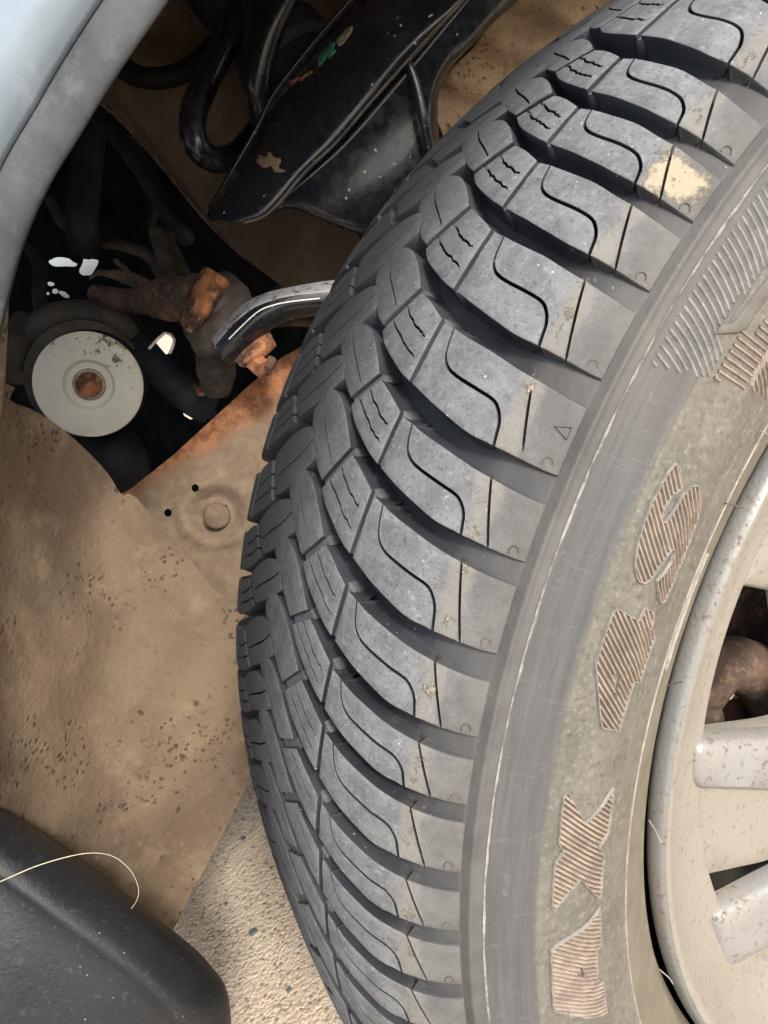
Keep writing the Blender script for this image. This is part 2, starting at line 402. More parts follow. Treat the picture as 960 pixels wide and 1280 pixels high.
def frame_mat():
    k = N('rust_bleeding_steel'); f = k.noise(14, 7, .65); g = k.noise(90, 8, .75)
    base = k.mix(k.ramp(g, .35, .65), (.22, .165, .11), (.155, .115, .078))
    # rust creeps in from the sloping edge, ragged outline, widest at its upper end
    A_, B_, I_ = W(162, 612, .585), W(352, 447, .585), W(260, 700, .585); t_ = (B_ - A_); Lt = t_.length; t_ = t_ / Lt; n_ = (I_ - A_) - t_ * (I_ - A_).dot(t_); n_.normalize()
    def dotp(vv, off):
        d_ = k.n('ShaderNodeVectorMath', operation='DOT_PRODUCT'); d_.inputs[1].default_value = vv; k.l(k.co, d_.inputs[0]); return k.math('SUBTRACT', d_.outputs['Value'], off)
    e_ = dotp(n_, n_.dot(A_)); al = dotp(t_, t_.dot(A_))
    m = k.ramp(k.math('SUBTRACT', k.math('ADD', e_, k.math('MULTIPLY', f, .030)), k.math('MULTIPLY', al, .19)), .026, .006)
    col = k.mix(m, base, k.mix(k.ramp(g, .4, .6), (.17, .075, .04), (.36, .16, .075)))
    return k.done(col, .88, 0, k.math('ADD', g, f), .0010, 1, spec=.25)
m_frame = frame_mat()
def painted():
    k = N('pale_blue_metallic_paint'); f = k.noise(12, 6, .6); g = k.noise(60, 7, .7, stretch=(1, 1, .4)); h = k.noise(420, 4)
    col = k.mix(k.ramp(f, .3, .7), (.19, .245, .30), (.24, .295, .345)); col = k.mix(k.ramp(g, .52, .72, 0, .5), col, (.40, .44, .47))
    col = k.mix(k.ramp(k.vor(300), .08, .14, .35, 0), col, (.25, .27, .29))
    return k.done(col, k.ramp(g, .3, .7, .3, .5), .25, h, .00006, 1, coat=.4)
m_paint = painted()
def flange():
    k = N('scuffed_wheel_arch_edge'); g = k.noise(48, 8, .75); f = k.noise(14, 5)
    col = k.mix(k.ramp(f, .35, .65), (.052, .058, .064), (.105, .115, .125)); col = k.mix(k.ramp(g, .50, .70, 0, .4), col, (.17, .18, .185)); col = k.mix(k.ramp(g, .42, .34, 0, .7), col, (.08, .08, .08))
    return k.done(col, .8, .0, g, .0009, 1, spec=.15)
m_flange = flange()
def black_plastic():
    k = N('faded_black_plastic'); f = k.noise(10, 6, .6); g = k.noise(320, 5, .7); v = k.vor(120)
    col = k.mix(k.ramp(f, .3, .7), (.009, .011, .014), (.019, .022, .026)); col = k.mix(k.ramp(g, .56, .75, 0, .45), col, (.10, .105, .105))
    col = k.mix(k.math('MULTIPLY', k.ramp(v, .03, .06, 1, 0), .9), col, (.30, .29, .27))
    scr = k.noise(90, 5, .8, stretch=(1, 1, .12, (0, R(40), 0))); col = k.mix(k.ramp(scr, .64, .72, 0, .5), col, (.12, .12, .12))
    mdd = k.math('MULTIPLY', k.ramp(k.noise(55, 7, .75), .60, .68), k.ramp(k.noise(9, 3), .45, .6)); col = k.mix(k.math('MULTIPLY', mdd, .6), col, (.14, .115, .085))
    sep = k.n('ShaderNodeSeparateXYZ'); k.l(k.co, sep.inputs[0])
    col = k.mix(k.ramp(k.math('ADD', sep.outputs[1], k.math('MULTIPLY', f, .03)), .385, .43, 0, .8), col, (.13, .105, .075))
    return k.done(col, k.ramp(f, .3, .7, .42, .58), 0, g, .0006, 1, spec=.4)
m_plastic = black_plastic()
def gloss_black():
    k = N('glossy_black_enamel'); f = k.noise(22, 6, .6); g = k.noise(150, 6, .7)
    col = k.mix(k.ramp(f, .4, .7), (.006, .008, .012), (.014, .017, .022)); col = k.mix(k.math('MULTIPLY', k.ramp(g, .54, .70, 0, .8), k.ramp(f, .50, .66)), col, (.055, .052, .050))
    col = k.mix(k.math('MULTIPLY', k.ramp(k.vor(120, vec=DV(k)), .06, .12, 1, 0), k.ramp(k.noise(30, 2), .48, .58)), col, (.42, .41, .39))
    return k.done(col, k.ramp(g, .4, .7, .22, .48), 0, g, .0001, 1, coat=.3, spec=.45)
m_black = gloss_black()
m_dark = simple('grimy_black_rubber', (.004, .005, .006), (.013, .013, .013), 50, .65, spec=.25)
m_hood2 = simple('dim_grimy_metal', (.02, .022, .024), (.055, .050, .045), 40, .6, .3)
m_hose = simple('dark_blue_grey_hose', (.010, .015, .020), (.024, .030, .036), 40, .6, spec=.25)
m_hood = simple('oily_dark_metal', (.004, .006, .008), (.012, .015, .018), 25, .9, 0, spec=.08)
m_conduit = simple('dusty_plastic_and_highlight', (.035, .03, .026), (.085, .070, .055), 70, .8)
m_boot = simple('dusty_rubber_boot', (.035, .030, .025), (.085, .070, .056), 80, .8)
m_white = simple('zinc_and_glint', (.75, .73, .66), (.85, .84, .80), 100, .35, .2)
m_green = simple('green_paint_mark', (.015, .17, .10), (.06, .24, .15), 140, .6)
m_pink = simple('pink_paint_mark', (.42, .17, .14), (.16, .07, .06), 180, .6)
m_cream = simple('cream_paint_smear', (.38, .34, .26), (.16, .14, .11), 160, .6)
m_fibre = simple('dry_grass', (.46, .41, .29), (.56, .52, .40), 80, .6)
m_stone = simple('grey_grit', (.07, .08, .08), (.15, .16, .16), 300, .8)
def pulley_mat():
    k = N('chipped_pale_paint'); f = k.noise(35, 6); g = k.noise(120, 8, .8); h = k.vor(210)
    sx = k.n('ShaderNodeSeparateXYZ'); k.l(k.co, sx.inputs[0]); ur = k.ramp(k.math('ADD', sx.outputs[0], sx.outputs[2]), .012, .040)
    col = k.mix(k.ramp(f, .3, .7), (.56, .56, .48), (.64, .63, .55))
    # chipped patch on its upper right and small chips elsewhere
    chip = k.ramp(k.math('ADD', k.math('MULTIPLY', g, .9), k.math('MULTIPLY', ur, .11)), .60, .65); col = k.mix(k.math('MULTIPLY', chip, .9), col, (.10, .095, .075))
    col = k.mix(k.math('MULTIPLY', k.ramp(h, .08, .16, 1, 0), k.ramp(k.noise(33, 3), .5, .6)), col, (.09, .08, .06))
    return k.done(col, .6, .05, k.math('SUBTRACT', 1.0, chip), .0004, 1)
m_pulley = pulley_mat()
def ground_mat():
    k = N('exposed_aggregate_concrete'); v = k.vor(260, out='Color'); d = k.vor(260); v2 = k.vor(420); f = k.noise(7, 5); g = k.noise(500, 5, .7)
    sx = k.n('ShaderNodeSeparateXYZ'); k.l(v, sx.inputs[0]); c1 = k.mix(sx.outputs[0], (.60, .47, .35), (.80, .67, .52)); c1 = k.mix(k.ramp(sx.outputs[1], .80, .95), c1, (.64, .60, .52)); c1 = k.mix(k.ramp(sx.outputs[2], .86, .94), c1, (.36, .29, .21))
    mor = k.mix(k.ramp(g, .3, .7), (.58, .46, .34), (.74, .61, .47))
    col = k.mix(k.ramp(d, .42, .75), c1, mor); col = k.mix(k.ramp(f, .35, .65, 0, .35), col, (.42, .35, .26))
    col = k.mix(k.ramp(k.noise(700, 3, .8), .40, .30, 0, .6), col, (.22, .17, .12)); col = k.mix(k.ramp(v2, .05, .10, .35, 0), col, (.15, .12, .09))
    return k.done(col, .9, 0, k.math('SUBTRACT', k.math('MULTIPLY', g, .4), k.math('ADD', d, k.math('MULTIPLY', v2, .5))), .0012, 1, spec=.2)
m_ground = ground_mat()

# ------------------------------------------------------------------ setting
gnd = mesh('ground', [(-60, -60, 0), (60, -60, 0), (60, 60, 0), (-60, 60, 0)], [(0, 1, 2, 3)], m_ground, smooth=False); gnd['kind'] = 'structure'
for px, py, r in ((317, 1166, .0042), (305, 1049, .0028), (283, 1130, .002), (362, 1238, .0024), (340, 1085, .002)):
    v = ray_w(px, py); k = -CH / v[2]; c = Vector(v * k) + Vector((0, 0, CH))
    import bmesh
    b = bmesh.new(); bmesh.ops.create_icosphere(b, subdivisions=2, radius=r)
    for q in b.verts: q.co = q.co * random.uniform(.75, 1.15); q.co.z *= .55; q.co.x *= 1.3
    bmesh.ops.translate(b, verts=b.verts, vec=c + Vector((0, 0, r * .4)))
    me = bpy.data.meshes.new('pebble'); b.to_mesh(me); b.free(); me.materials.append(m_stone); o = bpy.data.objects.new('pebble', me); C.objects.link(o)
    tag(o, {317: 'largest dark grey chip of stone on the sunlit concrete left of the tyre', 305: 'small grey stone on the concrete close beside the inner tread edge', 283: 'tiny grey stone on the concrete nearest the tip of the liner', 362: 'small grey stone on the concrete lowest beside the tyre tread', 340: 'tiny grey stone on the concrete just under the tyre tread edge'}[px], 'pebble', 'grit on the concrete')

# ------------------------------------------------------------------ THE WHEEL
wm = Matrix([[WB[0][0], WB[0][1], WB[0][2], WC[0]], [WB[1][0], WB[1][1], WB[1][2], WC[1]], [WB[2][0], WB[2][1], WB[2][2], WC[2]], [0, 0, 0, 1]])
wheel = tag(empty('car_wheel', mat=wm), 'large dusty car wheel with chevron tread tyre and tan silver alloy rim turned outwards', 'wheel')
def gdepth(s):
    q = (s - 6) if s > 6 else (6 - s) / KL; return float(np.interp(q, [0, 62, 78, 90, 98, 103, 105], [7.6, 7.4, 6.2, 3.2, 1.5, .9, 0]))
def skin(s):
    """relief of the carcass in mm along the outer side"""
    q = s if s > 6 else 6 + (6 - s) / KL
    h = -gdepth(s)
    h += .75 * (1 / (1 + math.exp(-(q - 109.6) / .35))) * (1 / (1 + math.exp((q - 115.4) / .12)))
    h += .9 * math.exp(-((q - 111.6) / 1.0) ** 2)
    h -= max(0, q - 193.5) * .55
    h += .28 * math.exp(-((q - 130.0) / .35) ** 2) + .35 * math.exp(-((q - 170.3) / .4) ** 2) + .25 * math.exp(-((q - 160) / .35) ** 2)
    return h
sv = sorted(set([round(x, 2) for x in np.concatenate([np.arange(-208, -110, 4), np.arange(-110, 108, 2.5), np.arange(108, 117, .3), np.arange(117, 129, 2), np.arange(129, 131.2, .25), np.arange(132, 159, 3), np.arange(159, 161.1, .25), np.arange(162, 169, 2), np.arange(169, 171.6, .2), np.arange(172, 202, 1.5)])]))
NT = 540; V = []; UVs = []; wr = []
for s in sv:
    h = skin(s); r, y, nr, ny = [np.interp(s, TBL_S, TBL[:, k]) for k in range(4)]
    for k in range(NT):
        a = 2 * math.pi * k / NT; rr = r + nr * h / 1000; V.append((rr * math.cos(a), y + ny * h / 1000, rr * math.sin(a))); UVs.append((a * .317, s / 1000)); wr.append(0.0)
Fc = [(i * NT + k, (i + 1) * NT + k, (i + 1) * NT + (k + 1) % NT, i * NT + (k + 1) % NT) for i in range(len(sv) - 1) for k in range(NT)]
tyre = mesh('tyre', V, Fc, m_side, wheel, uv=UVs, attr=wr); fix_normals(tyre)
for p in (): pass

# pitch sequence: top corner of each shoulder block, measured down the visible arc, then carried on round the tyre
corners = [213.99, 210.42, 206.83, 202.54, 197.35, 192.18, 187.86, 182.67, 178.3, 174.62, 170.3, 166.7, 162.9]
seq = [3.6, 4.32, 3.6, 3.6, 4.32, 5.18, 4.32, 3.6, 3.6, 5.18, 4.32, 3.6]
k = 0
while corners[-1] - corners[0] > -355:
    corners.append(corners[-1] - seq[k % len(seq)]); k += 1
gap = 360 - (corners[0] - corners[-1]); 
if gap < 3: corners.pop()
corners.append(corners[0] - 360)
RR = 317 * math.pi / 180          # mm of tread per degree
US = [(-5, 6.5), (10.4, 6.5), (19.4, 5.98), (29.4, 4.86), (38.9, 3.55), (49.2, 2.61), (55.7, 2.0), (59, 1.72), (64, 1.5), (70.5, 1.2), (80, .84), (88, .5), (95, .28), (102, .1), (109, 0)]
def U(s): return float(np.interp(s, [a for a, b in US], [b for a, b in US]))
def cm(L, n=4): return [tuple(p) for p in catmull(L, n)]
OUT = {
 'centre_block': cm([(3.55, 37.6), (4.05, 34.8), (4.92, 29.0), (5.98, 19.4), (6.42, 10.8), (6.3, 5.0), (5.8, 1.8)], 3) + cm([(5.15, -.6), (4.65, -1.2), (3.73, 4.1), (2.67, 11.5), (1.73, 19.1), (1.22, 25.4)], 3),
 'middle_block': cm([(.82, 28.0), (3.22, 40.4)], 3) + cm([(3.2, 41.6), (2.61, 49.2), (1.98, 56.0)], 3)[1:] + cm([(1.9, 56.7), (-1.62, 54.9)], 3) + cm([(-1.58, 54.0), (-1.29, 49.3), (-.62, 40.9), (.07, 33.1), (.75, 28.4)], 3)[1:],
 'shoulder_block': cm([(-1.75, 57.2), (1.70, 59.0)], 3) + cm([(1.68, 59.8), (1.5, 64), (1.2, 70.5), (.84, 80), (.5, 88), (.28, 95), (.1, 102), (0, 108.3)], 3)[1:] + cm([(-.05, 108.9), (-3.62, 108.9)], 4) + cm([(-3.68, 108.2), (-3.55, 100), (-3.38, 91), (-3.25, 84), (-2.9, 77), (-2.5, 70), (-2.15, 64), (-1.78, 57.9)], 3)[1:],
}
SIPE = {
 'centre_block': [([(5.9, 3.2), (5.1, 7.6), (4.4, 12.0), (3.33, 21), (2.35, 29.3)], .55, 0)],
 'middle_block': [([(1.75, 29.5), (1.56, 31.2), (.77, 39.1), (.16, 45.9), (-.40, 53.0)], .6, .35), ([(2.72, 33.6), (2.42, 35.9), (1.62, 43.1), (1.04, 50), (.80, 53.6)], .6, .35)],
 'shoulder_block': [([(1.75, 63.6), (1.26, 64.1), (.57, 64.8), (-.05, 66.1), (-.52, 68.9), (-.81, 73.2), (-1.12, 81.1), (-1.32, 86), (-1.62, 88.3), (-2.2, 90.1), (-2.9, 90.8), (-3.7, 91.4)], .75, 0),
                    ([(.7, 93.2), (-1.38, 95.9), (-3.9, 99.4)], .55, 0)],
}
def slot(line, wdt, jit, rng):
    P = catmull(line, 4)
    P = [np.array(p) for p in P]; n = len(P); L = []; Rr = []
    for i, p in enumerate(P):
        t = P[min(i + 1, n - 1)] - P[max(i - 1, 0)]; t = t / (np.linalg.norm(t) + 1e-9); nn = np.array([-t[1], t[0]])
        ww = wdt / 2 * (1.25 - .5 * abs(i / (n - 1) - .5)); ww *= .25 if i in (0, n - 1) else 1
        q = p + nn * (rng.uniform(-jit, jit) if jit and 0 < i < n - 1 else 0)
        L.append(q + nn * ww); Rr.append(q - nn * ww)
    return [tuple(x) for x in L + Rr[::-1]]
def block_mesh(kind, i, side, rng, detail=True):
    th0 = corners[i]; Pw = corners[i] - corners[i + 1]; wf = Pw / 5.18
    def conv(d, s):   # template -> mm plane (x along the circumference, y across)
        u = U(s); return ((u - (u - d) * wf) * RR, s)
    outl = []
    base = OUT[kind]
    for a, b in zip(base, base[1:] + base[:1]):
        pa, pb = conv(*a), conv(*b); L = math.hypot(pa[0] - pb[0], pa[1] - pb[1]); n = max(1, int(L / 3.5))
        for q in range(n): outl.append((pa[0] + (pb[0] - pa[0]) * q / n, pa[1] + (pb[1] - pa[1]) * q / n))
    slots = []
    if detail:
        for q, (line, wd, jit) in enumerate(SIPE[kind]):
            if kind == 'shoulder_block' and q == 1 and i == 4 and side > 0: line = [(-.22, 94.2), (-1.38, 95.9), (-3.15, 98.6)]
            slots.append(slot([conv(*p) for p in line], wd, jit, rng))
    v, f = cdt(outl, slots, 4.5)
    ar = sum((v[t[1]][0] - v[t[0]][0]) * (v[t[2]][1] - v[t[0]][1]) - (v[t[1]][1] - v[t[0]][1]) * (v[t[2]][0] - v[t[0]][0]) for t in f)
    if ar < 0: f = [(t[0], t[2], t[1]) for t in f]
    B = boundary(f); nrm = {}
    for a, b in B:
        dx, dy = v[b][0] - v[a][0], v[b][1] - v[a][1]; L = math.hypot(dx, dy) or 1
        for q in (a, b): n = nrm.get(q, (0, 0)); nrm[q] = (n[0] + dy / L, n[1] - dx / L)
    def near_slot(p):
        for sl_ in slots:
            for a, b in zip(sl_, sl_[1:] + sl_[:1]):
                dx, dy = b[0] - a[0], b[1] - a[1]; t = max(0, min(1, ((p[0] - a[0]) * dx + (p[1] - a[1]) * dy) / (dx * dx + dy * dy + 1e-12)))
                if math.hypot(p[0] - a[0] - t * dx, p[1] - a[1] - t * dy) < .02: return True
        return False
    thb = th0 if side > 0 else th0 - Pw / 2
    V = []; UVl = []; WR = []
    def add(x, y, h, wv):
        s = y if side > 0 else 6 - (y - 6) * KL; th = thb + x / RR
        V.append(pos(th, s, h)); UVl.append((math.radians(th) * .317, s / 1000)); WR.append(wv); return len(V) - 1
    jit = rng.uniform(-.12, .12)
    used = sorted({q for t in f for q in t}); idx = {}; rings = {}
    for q in used:
        x, y = v[q]
        if q in nrm:
            n = nrm[q]; L = math.hypot(*n) or 1; nx, ny = n[0] / L, n[1] / L; sl_ = near_slot((x, y)); D = gdepth(y)
            if sl_:
                idx[q] = add(x - nx * .10, y - ny * .10, jit, 1)
                rings[q] = [add(x, y, jit - .15, .3), add(x, y, jit - min(4.5, max(D - .3, .9)), 0)]
            else:
                b = min(.45, D * .3 + .1)
                idx[q] = add(x - nx * b, y - ny * b, jit, 1)
                rings[q] = [add(x - nx * b * .3, y - ny * b * .3, jit - b * .3, .75), add(x, y, jit - b, .15), add(x + nx * .25, y + ny * .25, -D * .62, 0), add(x + nx * .35 * D * .35, y + ny * .35 * D * .35, -D * .88, 0), add(x + nx * D * .28, y + ny * D * .28, -D - .25, 0)]
        else: idx[q] = add(x, y, jit, 1)
    Fc = [tuple(idx[q] for q in t) for t in f]
    for a, b in B:
        ra, rb = rings[a], rings[b]
        if len(ra) != len(rb):
            sw = len(ra) < len(rb); sm, lg = (ra, rb) if sw else (rb, ra); si, li = (idx[a], idx[b]) if sw else (idx[b], idx[a])
            st = [(si, li, lg[0], sm[0])] + [(sm[0], lg[q], lg[q + 1]) for q in range(len(lg) - 1)] + [(sm[0], lg[-1], sm[1])]
            Fc += st; continue
        n = min(len(ra), len(rb)); A_ = [idx[a]] + (ra if len(ra) == n else ra[:1] + ra[-1:]); B_ = [idx[b]] + (rb if len(rb) == n else rb[:1] + rb[-1:])
        for q in range(n): Fc.append((B_[q], A_[q], A_[q + 1], B_[q + 1]))
    if side < 0: Fc = [t[::-1] for t in Fc]
    Fc = [t for t in Fc if len(set(t)) == len(t)]
    return V, Fc, UVl, WR
def tie_bars(i, side, rng):
    """shallow floors of the two small cross slots of an arm"""
    V = []; Fc = []; UVl = []; WR = []
    th0 = corners[i]; Pw = corners[i] - corners[i + 1]; wf = Pw / 5.18; thb = th0 if side > 0 else th0 - Pw / 2
    def conv(d, s): u = U(s); return (u - (u - d) * wf), s
    for q in ([(3.58, 37.2), (1.18, 25.4), (.80, 28.2), (3.26, 41.2)], [(2.0, 55.9), (-1.60, 54.4), (-1.80, 57.8), (1.72, 59.6)]):
        b = len(V)
        for dep in (-1.5, -7.6):
            for qi, (d, s) in enumerate(q):
                x, y = conv(d, s); x += (0 if dep > -2 else (.40 if qi in (0, 3) else -.40)); ss = y if side > 0 else 6 - (y - 6) * KL; V.append(pos(thb + x, ss, dep)); UVl.append((math.radians(thb + x) * .317, ss / 1000)); WR.append(.6 if dep > -2 else 0)
        ff = [(b, b + 1, b + 2, b + 3)] + [(b + (k + 1) % 4, b + k, b + 4 + k, b + 4 + (k + 1) % 4) for k in range(4)]
        Fc += ff if side < 0 else [t[::-1] for t in ff]
    return V, Fc, UVl, WR
rng = random.Random(3)
hid = [[], [], [], []]
LBL = {('shoulder_block', 4): 'shoulder block with a small raised triangle mark', ('shoulder_block', 2): 'shoulder block with a large patch of dried mud'}
for i in range(len(corners) - 1):
    th = corners[i] % 360
    vis = 140 < th < 238
    for side in (1, -1):
        for kind in OUT:
            V, Fc, uvl, wl = block_mesh(kind, i, side, rng, vis)
            if kind == 'middle_block':
                v2, f2, u2, w2 = tie_bars(i, side, rng); b = len(V); V += v2; uvl += u2; wl += w2; Fc += [tuple(q + b for q in t) for t in f2]
            if vis:
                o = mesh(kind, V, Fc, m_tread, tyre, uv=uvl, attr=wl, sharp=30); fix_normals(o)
                if side > 0 and (kind, i) in LBL: o['label'] = LBL[(kind, i)]
            else:
                b = len(hid[0]); hid[0] += V; hid[1] += [tuple(q + b for q in t) for t in Fc]; hid[2] += uvl; hid[3] += wl
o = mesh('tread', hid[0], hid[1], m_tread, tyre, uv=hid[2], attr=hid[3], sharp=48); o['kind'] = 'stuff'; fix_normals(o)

def ribbon(name, line, wd, h0, h1, m, parent, closed=False):
    """raised rib on the tyre's skin along (theta, s) points; triangular section"""
    V = []; Fc = []; n = len(line)
    rr = .26 * 1000 * math.pi / 180
    for i, (t, s) in enumerate(line):
        a = line[i - 1] if (i > 0 or closed) else line[i]; b = line[(i + 1) % n] if (i < n - 1 or closed) else line[i]
        tx, ty = (b[0] - a[0]) * rr, b[1] - a[1]; L = math.hypot(tx, ty) or 1; nx, ny = -ty / L, tx / L
        for k, hh in ((-1, h0), (-.35, h1), (.35, h1), (1, h0)): V.append(pos(t + nx * wd / 2 * k / rr, s + ny * wd / 2 * k, hh))
    for i in range(n if closed else n - 1):
        for k in range(3): Fc.append((i * 4 + k, ((i + 1) % n) * 4 + k, ((i + 1) % n) * 4 + k + 1, i * 4 + k + 1))
    return V, Fc
def add_ribs(name, lines, wd, h0, h1, m, parent, closed=False, label=None):
    V = []; Fc = []
    for L in lines:
        v, f = ribbon(name, L, wd, h0, h1, m, parent, closed); b = len(V); V += v; Fc += [tuple(q + b for q in t) for t in f]
    o = mesh(name, V, Fc, m, parent, smooth=False); fix_normals(o)
    if label: o['label'] = label
    return o
# small triangle and wear marks moulded on the shoulder pads
tri = [inv_tyre(540 + x / 4, 420 + y / 4, 95, 120) for x, y in ((612, 452), (698, 460), (672, 520))]
add_ribs('triangle_mark', [tri], .55, -.1, .35, m_side, tyre, True)
mk = []
for i in range(0, 12):
    c = corners[i]; P_ = corners[i] - corners[i + 1]; t0 = c - P_ * .62
    mk.append([(t0 + .28 * math.cos(a), 105.3 + 1.25 * math.sin(a)) for a in np.linspace(-2.2, 1.6, 9)])
for L_ in mk: add_ribs('moulded_tick', [L_], .4, -.1, .3, m_side2 if False else m_letter, tyre)
# torn rubber flash along the mould line
V = []; Fc = []; n = 1500; rf = random.Random(11); hh = 0; ww = []
for k in range(n):
    hh = .7 * hh + rf.uniform(-.2, .2); big = 1.6 if rf.random() < .012 else 0; ww.append(max(-.12, .02 + hh + big * rf.uniform(.5, 1.6)))
ww = [(ww[k - 1] + 2 * ww[k] + ww[(k + 1) % n]) / 4 for k in range(n)]
for k in range(n):
    t = 360 * k / n
    V.append(pos(t, 115.15, .82)); V.append(pos(t, 115.75 + ww[k] * .95, .62 + ww[k] * .25)); V.append(pos(t, 115.7 + ww[k] * .9, .40 + ww[k] * .2)); V.append(pos(t, 115.2, .3))
for k in range(n):
    j = (k + 1) % n
    for q in range(3): Fc.append((4 * k + q, 4 * j + q, 4 * j + q + 1, 4 * k + q + 1))
o = mesh('mould_flash', V, Fc, m_flash, tyre); fix_normals(o)
add_ribs('bead_line', [[(a, 170.3) for a in np.arange(0, 360, 1)]], .55, .2, .62, m_ridge2, tyre, True)

# letters, traced where they stand on the sidewall
PL = 250 * math.pi / 180
def to_pl(px, py): t, s = inv_tyre(px, py); return (t * PL, s)
def letter(px_poly, org, sc, bar_dir, holes=(), spacing=1.3, label=None):
    P = [to_pl(org[0] + x / sc, org[1] + y / sc) for x, y in px_poly]
    H = [[to_pl(org[0] + x / sc, org[1] + y / sc) for x, y in h] for h in holes]
    fn = lambda x, y, h: pos(x / PL, y, .28 + h)
    Pd = []
    for a, b in zip(P, P[1:] + P[:1]):
        n = max(1, int(math.hypot(a[0] - b[0], a[1] - b[1]) / 2.5)); Pd += [(a[0] + (b[0] - a[0]) * q / n, a[1] + (b[1] - a[1]) * q / n) for q in range(n)]
    o = plate('letter', Pd, H, fn, .6, m_letter, tyre, step=5)
    if label: o['label'] = label
    cx = sum(p[0] for p in px_poly) / len(px_poly); cy = sum(p[1] for p in px_poly) / len(px_poly)
    a = to_pl(org[0] + (cx - bar_dir[0] * 20) / sc, org[1] + (cy - bar_dir[1] * 20) / sc); b = to_pl(org[0] + (cx + bar_dir[0] * 20) / sc, org[1] + (cy + bar_dir[1] * 20) / sc)
    dx, dy = b[0] - a[0], b[1] - a[1]; L = math.hypot(dx, dy); dx /= L; dy /= L
    rot_ = lambda p: (p[0] * dx + p[1] * dy, -p[0] * dy + p[1] * dx); unrot = lambda p: (p[0] * dx - p[1] * dy, p[0] * dy + p[1] * dx)
    polys = [[rot_(p) for p in q] for q in [P] + H]
    lo = min(p[1] for p in polys[0]); hi = max(p[1] for p in polys[0]); y = lo + spacing * .5; V = []; Fc = []
    while y < hi:
        xs = []
        for q in polys:
            for A_, B_ in zip(q, q[1:] + q[:1]):
                if (A_[1] > y) != (B_[1] > y): xs.append(A_[0] + (y - A_[1]) / (B_[1] - A_[1]) * (B_[0] - A_[0]))
        xs.sort()
        for x0, x1 in zip(xs[::2], xs[1::2]):
            x0 += .25; x1 -= .25
            if x1 - x0 < .6: continue
            n = max(1, int((x1 - x0) / 5)); b0 = len(V)
            for q in range(n + 1):
                x = x0 + (x1 - x0) * q / n; wob = math.sin(x * .9 + y * 3) * .05
                for k, hgt in ((-.36, .22), (-.20, .85), (.12, .95), (.30, .22)):
                    u = unrot((x, y + wob + k * spacing)); V.append(pos(u[0] / PL, u[1], hgt))
            for q in range(n):
                for k in range(3): Fc.append((b0 + 4 * q + k, b0 + 4 * q + 4 + k, b0 + 4 * q + 5 + k, b0 + 4 * q + k + 1))
            Fc.append((b0, b0 + 1, b0 + 2, b0 + 3)); e = b0 + 4 * n; Fc.append((e + 3, e + 2, e + 1, e))
        y += spacing
    o2 = mesh('letter_ridges', V, Fc, m_ridge, tyre, smooth=False); fix_normals(o2)
    add_ribs('letter_border', [[(p[0] / PL, p[1]) for p in Pd]], .45, .1, .95, m_ridge2, tyre, True)
letter([(468, 118), (488, 150), (515, 290), (512, 320), (440, 375), (385, 450), (350, 540), (355, 590), (385, 590), (430, 535), (470, 470), (520, 380), (580, 310), (630, 300), (655, 320), (662, 370), (655, 470), (620, 600), (570, 730), (520, 860), (440, 1060), (375, 1215), (345, 1230), (330, 1180), (315, 1060), (380, 990), (430, 900), (448, 820), (435, 805), (400, 850), (340, 930), (270, 1040), (220, 1075), (180, 1070), (155, 1030), (140, 960), (145, 880), (165, 750), (210, 600), (270, 450), (340, 310), (400, 200)], (770, 560), 6.4, (.28, 1), label='curved letter S, uppermost of the raised hatched letters')
letter([(325, 128), (515, 240), (570, 125), (640, 170), (615, 310), (645, 350), (520, 755), (470, 750), (345, 1160), (210, 1135), (190, 1010), (165, 720), (155, 600), (215, 400), (280, 220)], (720, 740), 6.733, (.5, 1), [[(310, 680), (360, 710), (318, 875)]], label='blocky letter A with a small triangular hole')
letter([(268, 132), (290, 160), (428, 415), (670, 100), (660, 250), (625, 490), (548, 620), (590, 715), (570, 900), (560, 1075), (540, 1080), (385, 905), (150, 1180), (130, 1160), (140, 960), (160, 765), (235, 665), (190, 580), (210, 400), (235, 180)], (670, 970), 7.11, (1, .6), label='hatched letter X')
letter([(625, 110), (635, 490), (590, 520), (595, 830), (650, 840), (690, 1150), (660, 1170), (180, 1130), (160, 1100), (140, 540), (200, 480)], (670, 1120), 8.0, (1, .1), [[(450, 700), (465, 800), (385, 790)]], label='letter with slanted top edge, lowest of the hatched letters')
# fan of fine ribs on the upper sidewall
lines = []
for k in range(84):
    t0 = 200.9 + k * .46; L = []
    for s in np.arange(118, 134.5, 1.5):
        d = (s - 118) / 14; t = t0 - .9 * d - .75 * d * d
        lim = 200.5 + (s - 117.9) * .07
        if t < lim: continue
        if s > 128 and t > 203.4 and s > 128 + (t - 203.4) * .7: continue
        L.append((t, s))
    if len(L) > 1: lines.append(L)
add_ribs('fine_rib', lines, 1.25, -.1, .5, m_side2, tyre, label='fan of fine curved ribs on the upper sidewall')
wedge = [(203.75, 128.4), (204.43, 128.6), (204.91, 131.2), (208.25, 132.6), (214, 136), (224, 138), (224, 144), (213, 142), (207.41, 136.2), (205.95, 135.4), (205.22, 135.7), (204.66, 134.0)]
plate('smooth_wedge', [(a * PL, b) for a, b in wedge], [], lambda x, y, h: pos(x / PL, y, .7 + h), 1.2, m_wedge, tyre, step=4, bevel=.3)
lines = []
for k in range(46):
    t0 = 201.6 + k * .42; L = []
    for s in np.arange(134.6, 161, 2):
        t = t0 + .09 * (s - 134.6) * (.2 if s < 146 else -.6) + .35
        if t < 200.5 + (s - 117.9) * .075: continue
        if t > 205 and s < 137 + (t - 205) * 1.2: continue
        L.append((t, s))
    if len(L) > 1: lines.append(L)
add_ribs('dusty_rib', lines, .95, -.1, .6, m_ridge, tyre, label='tan dust filled ribs beside the smooth wedge')
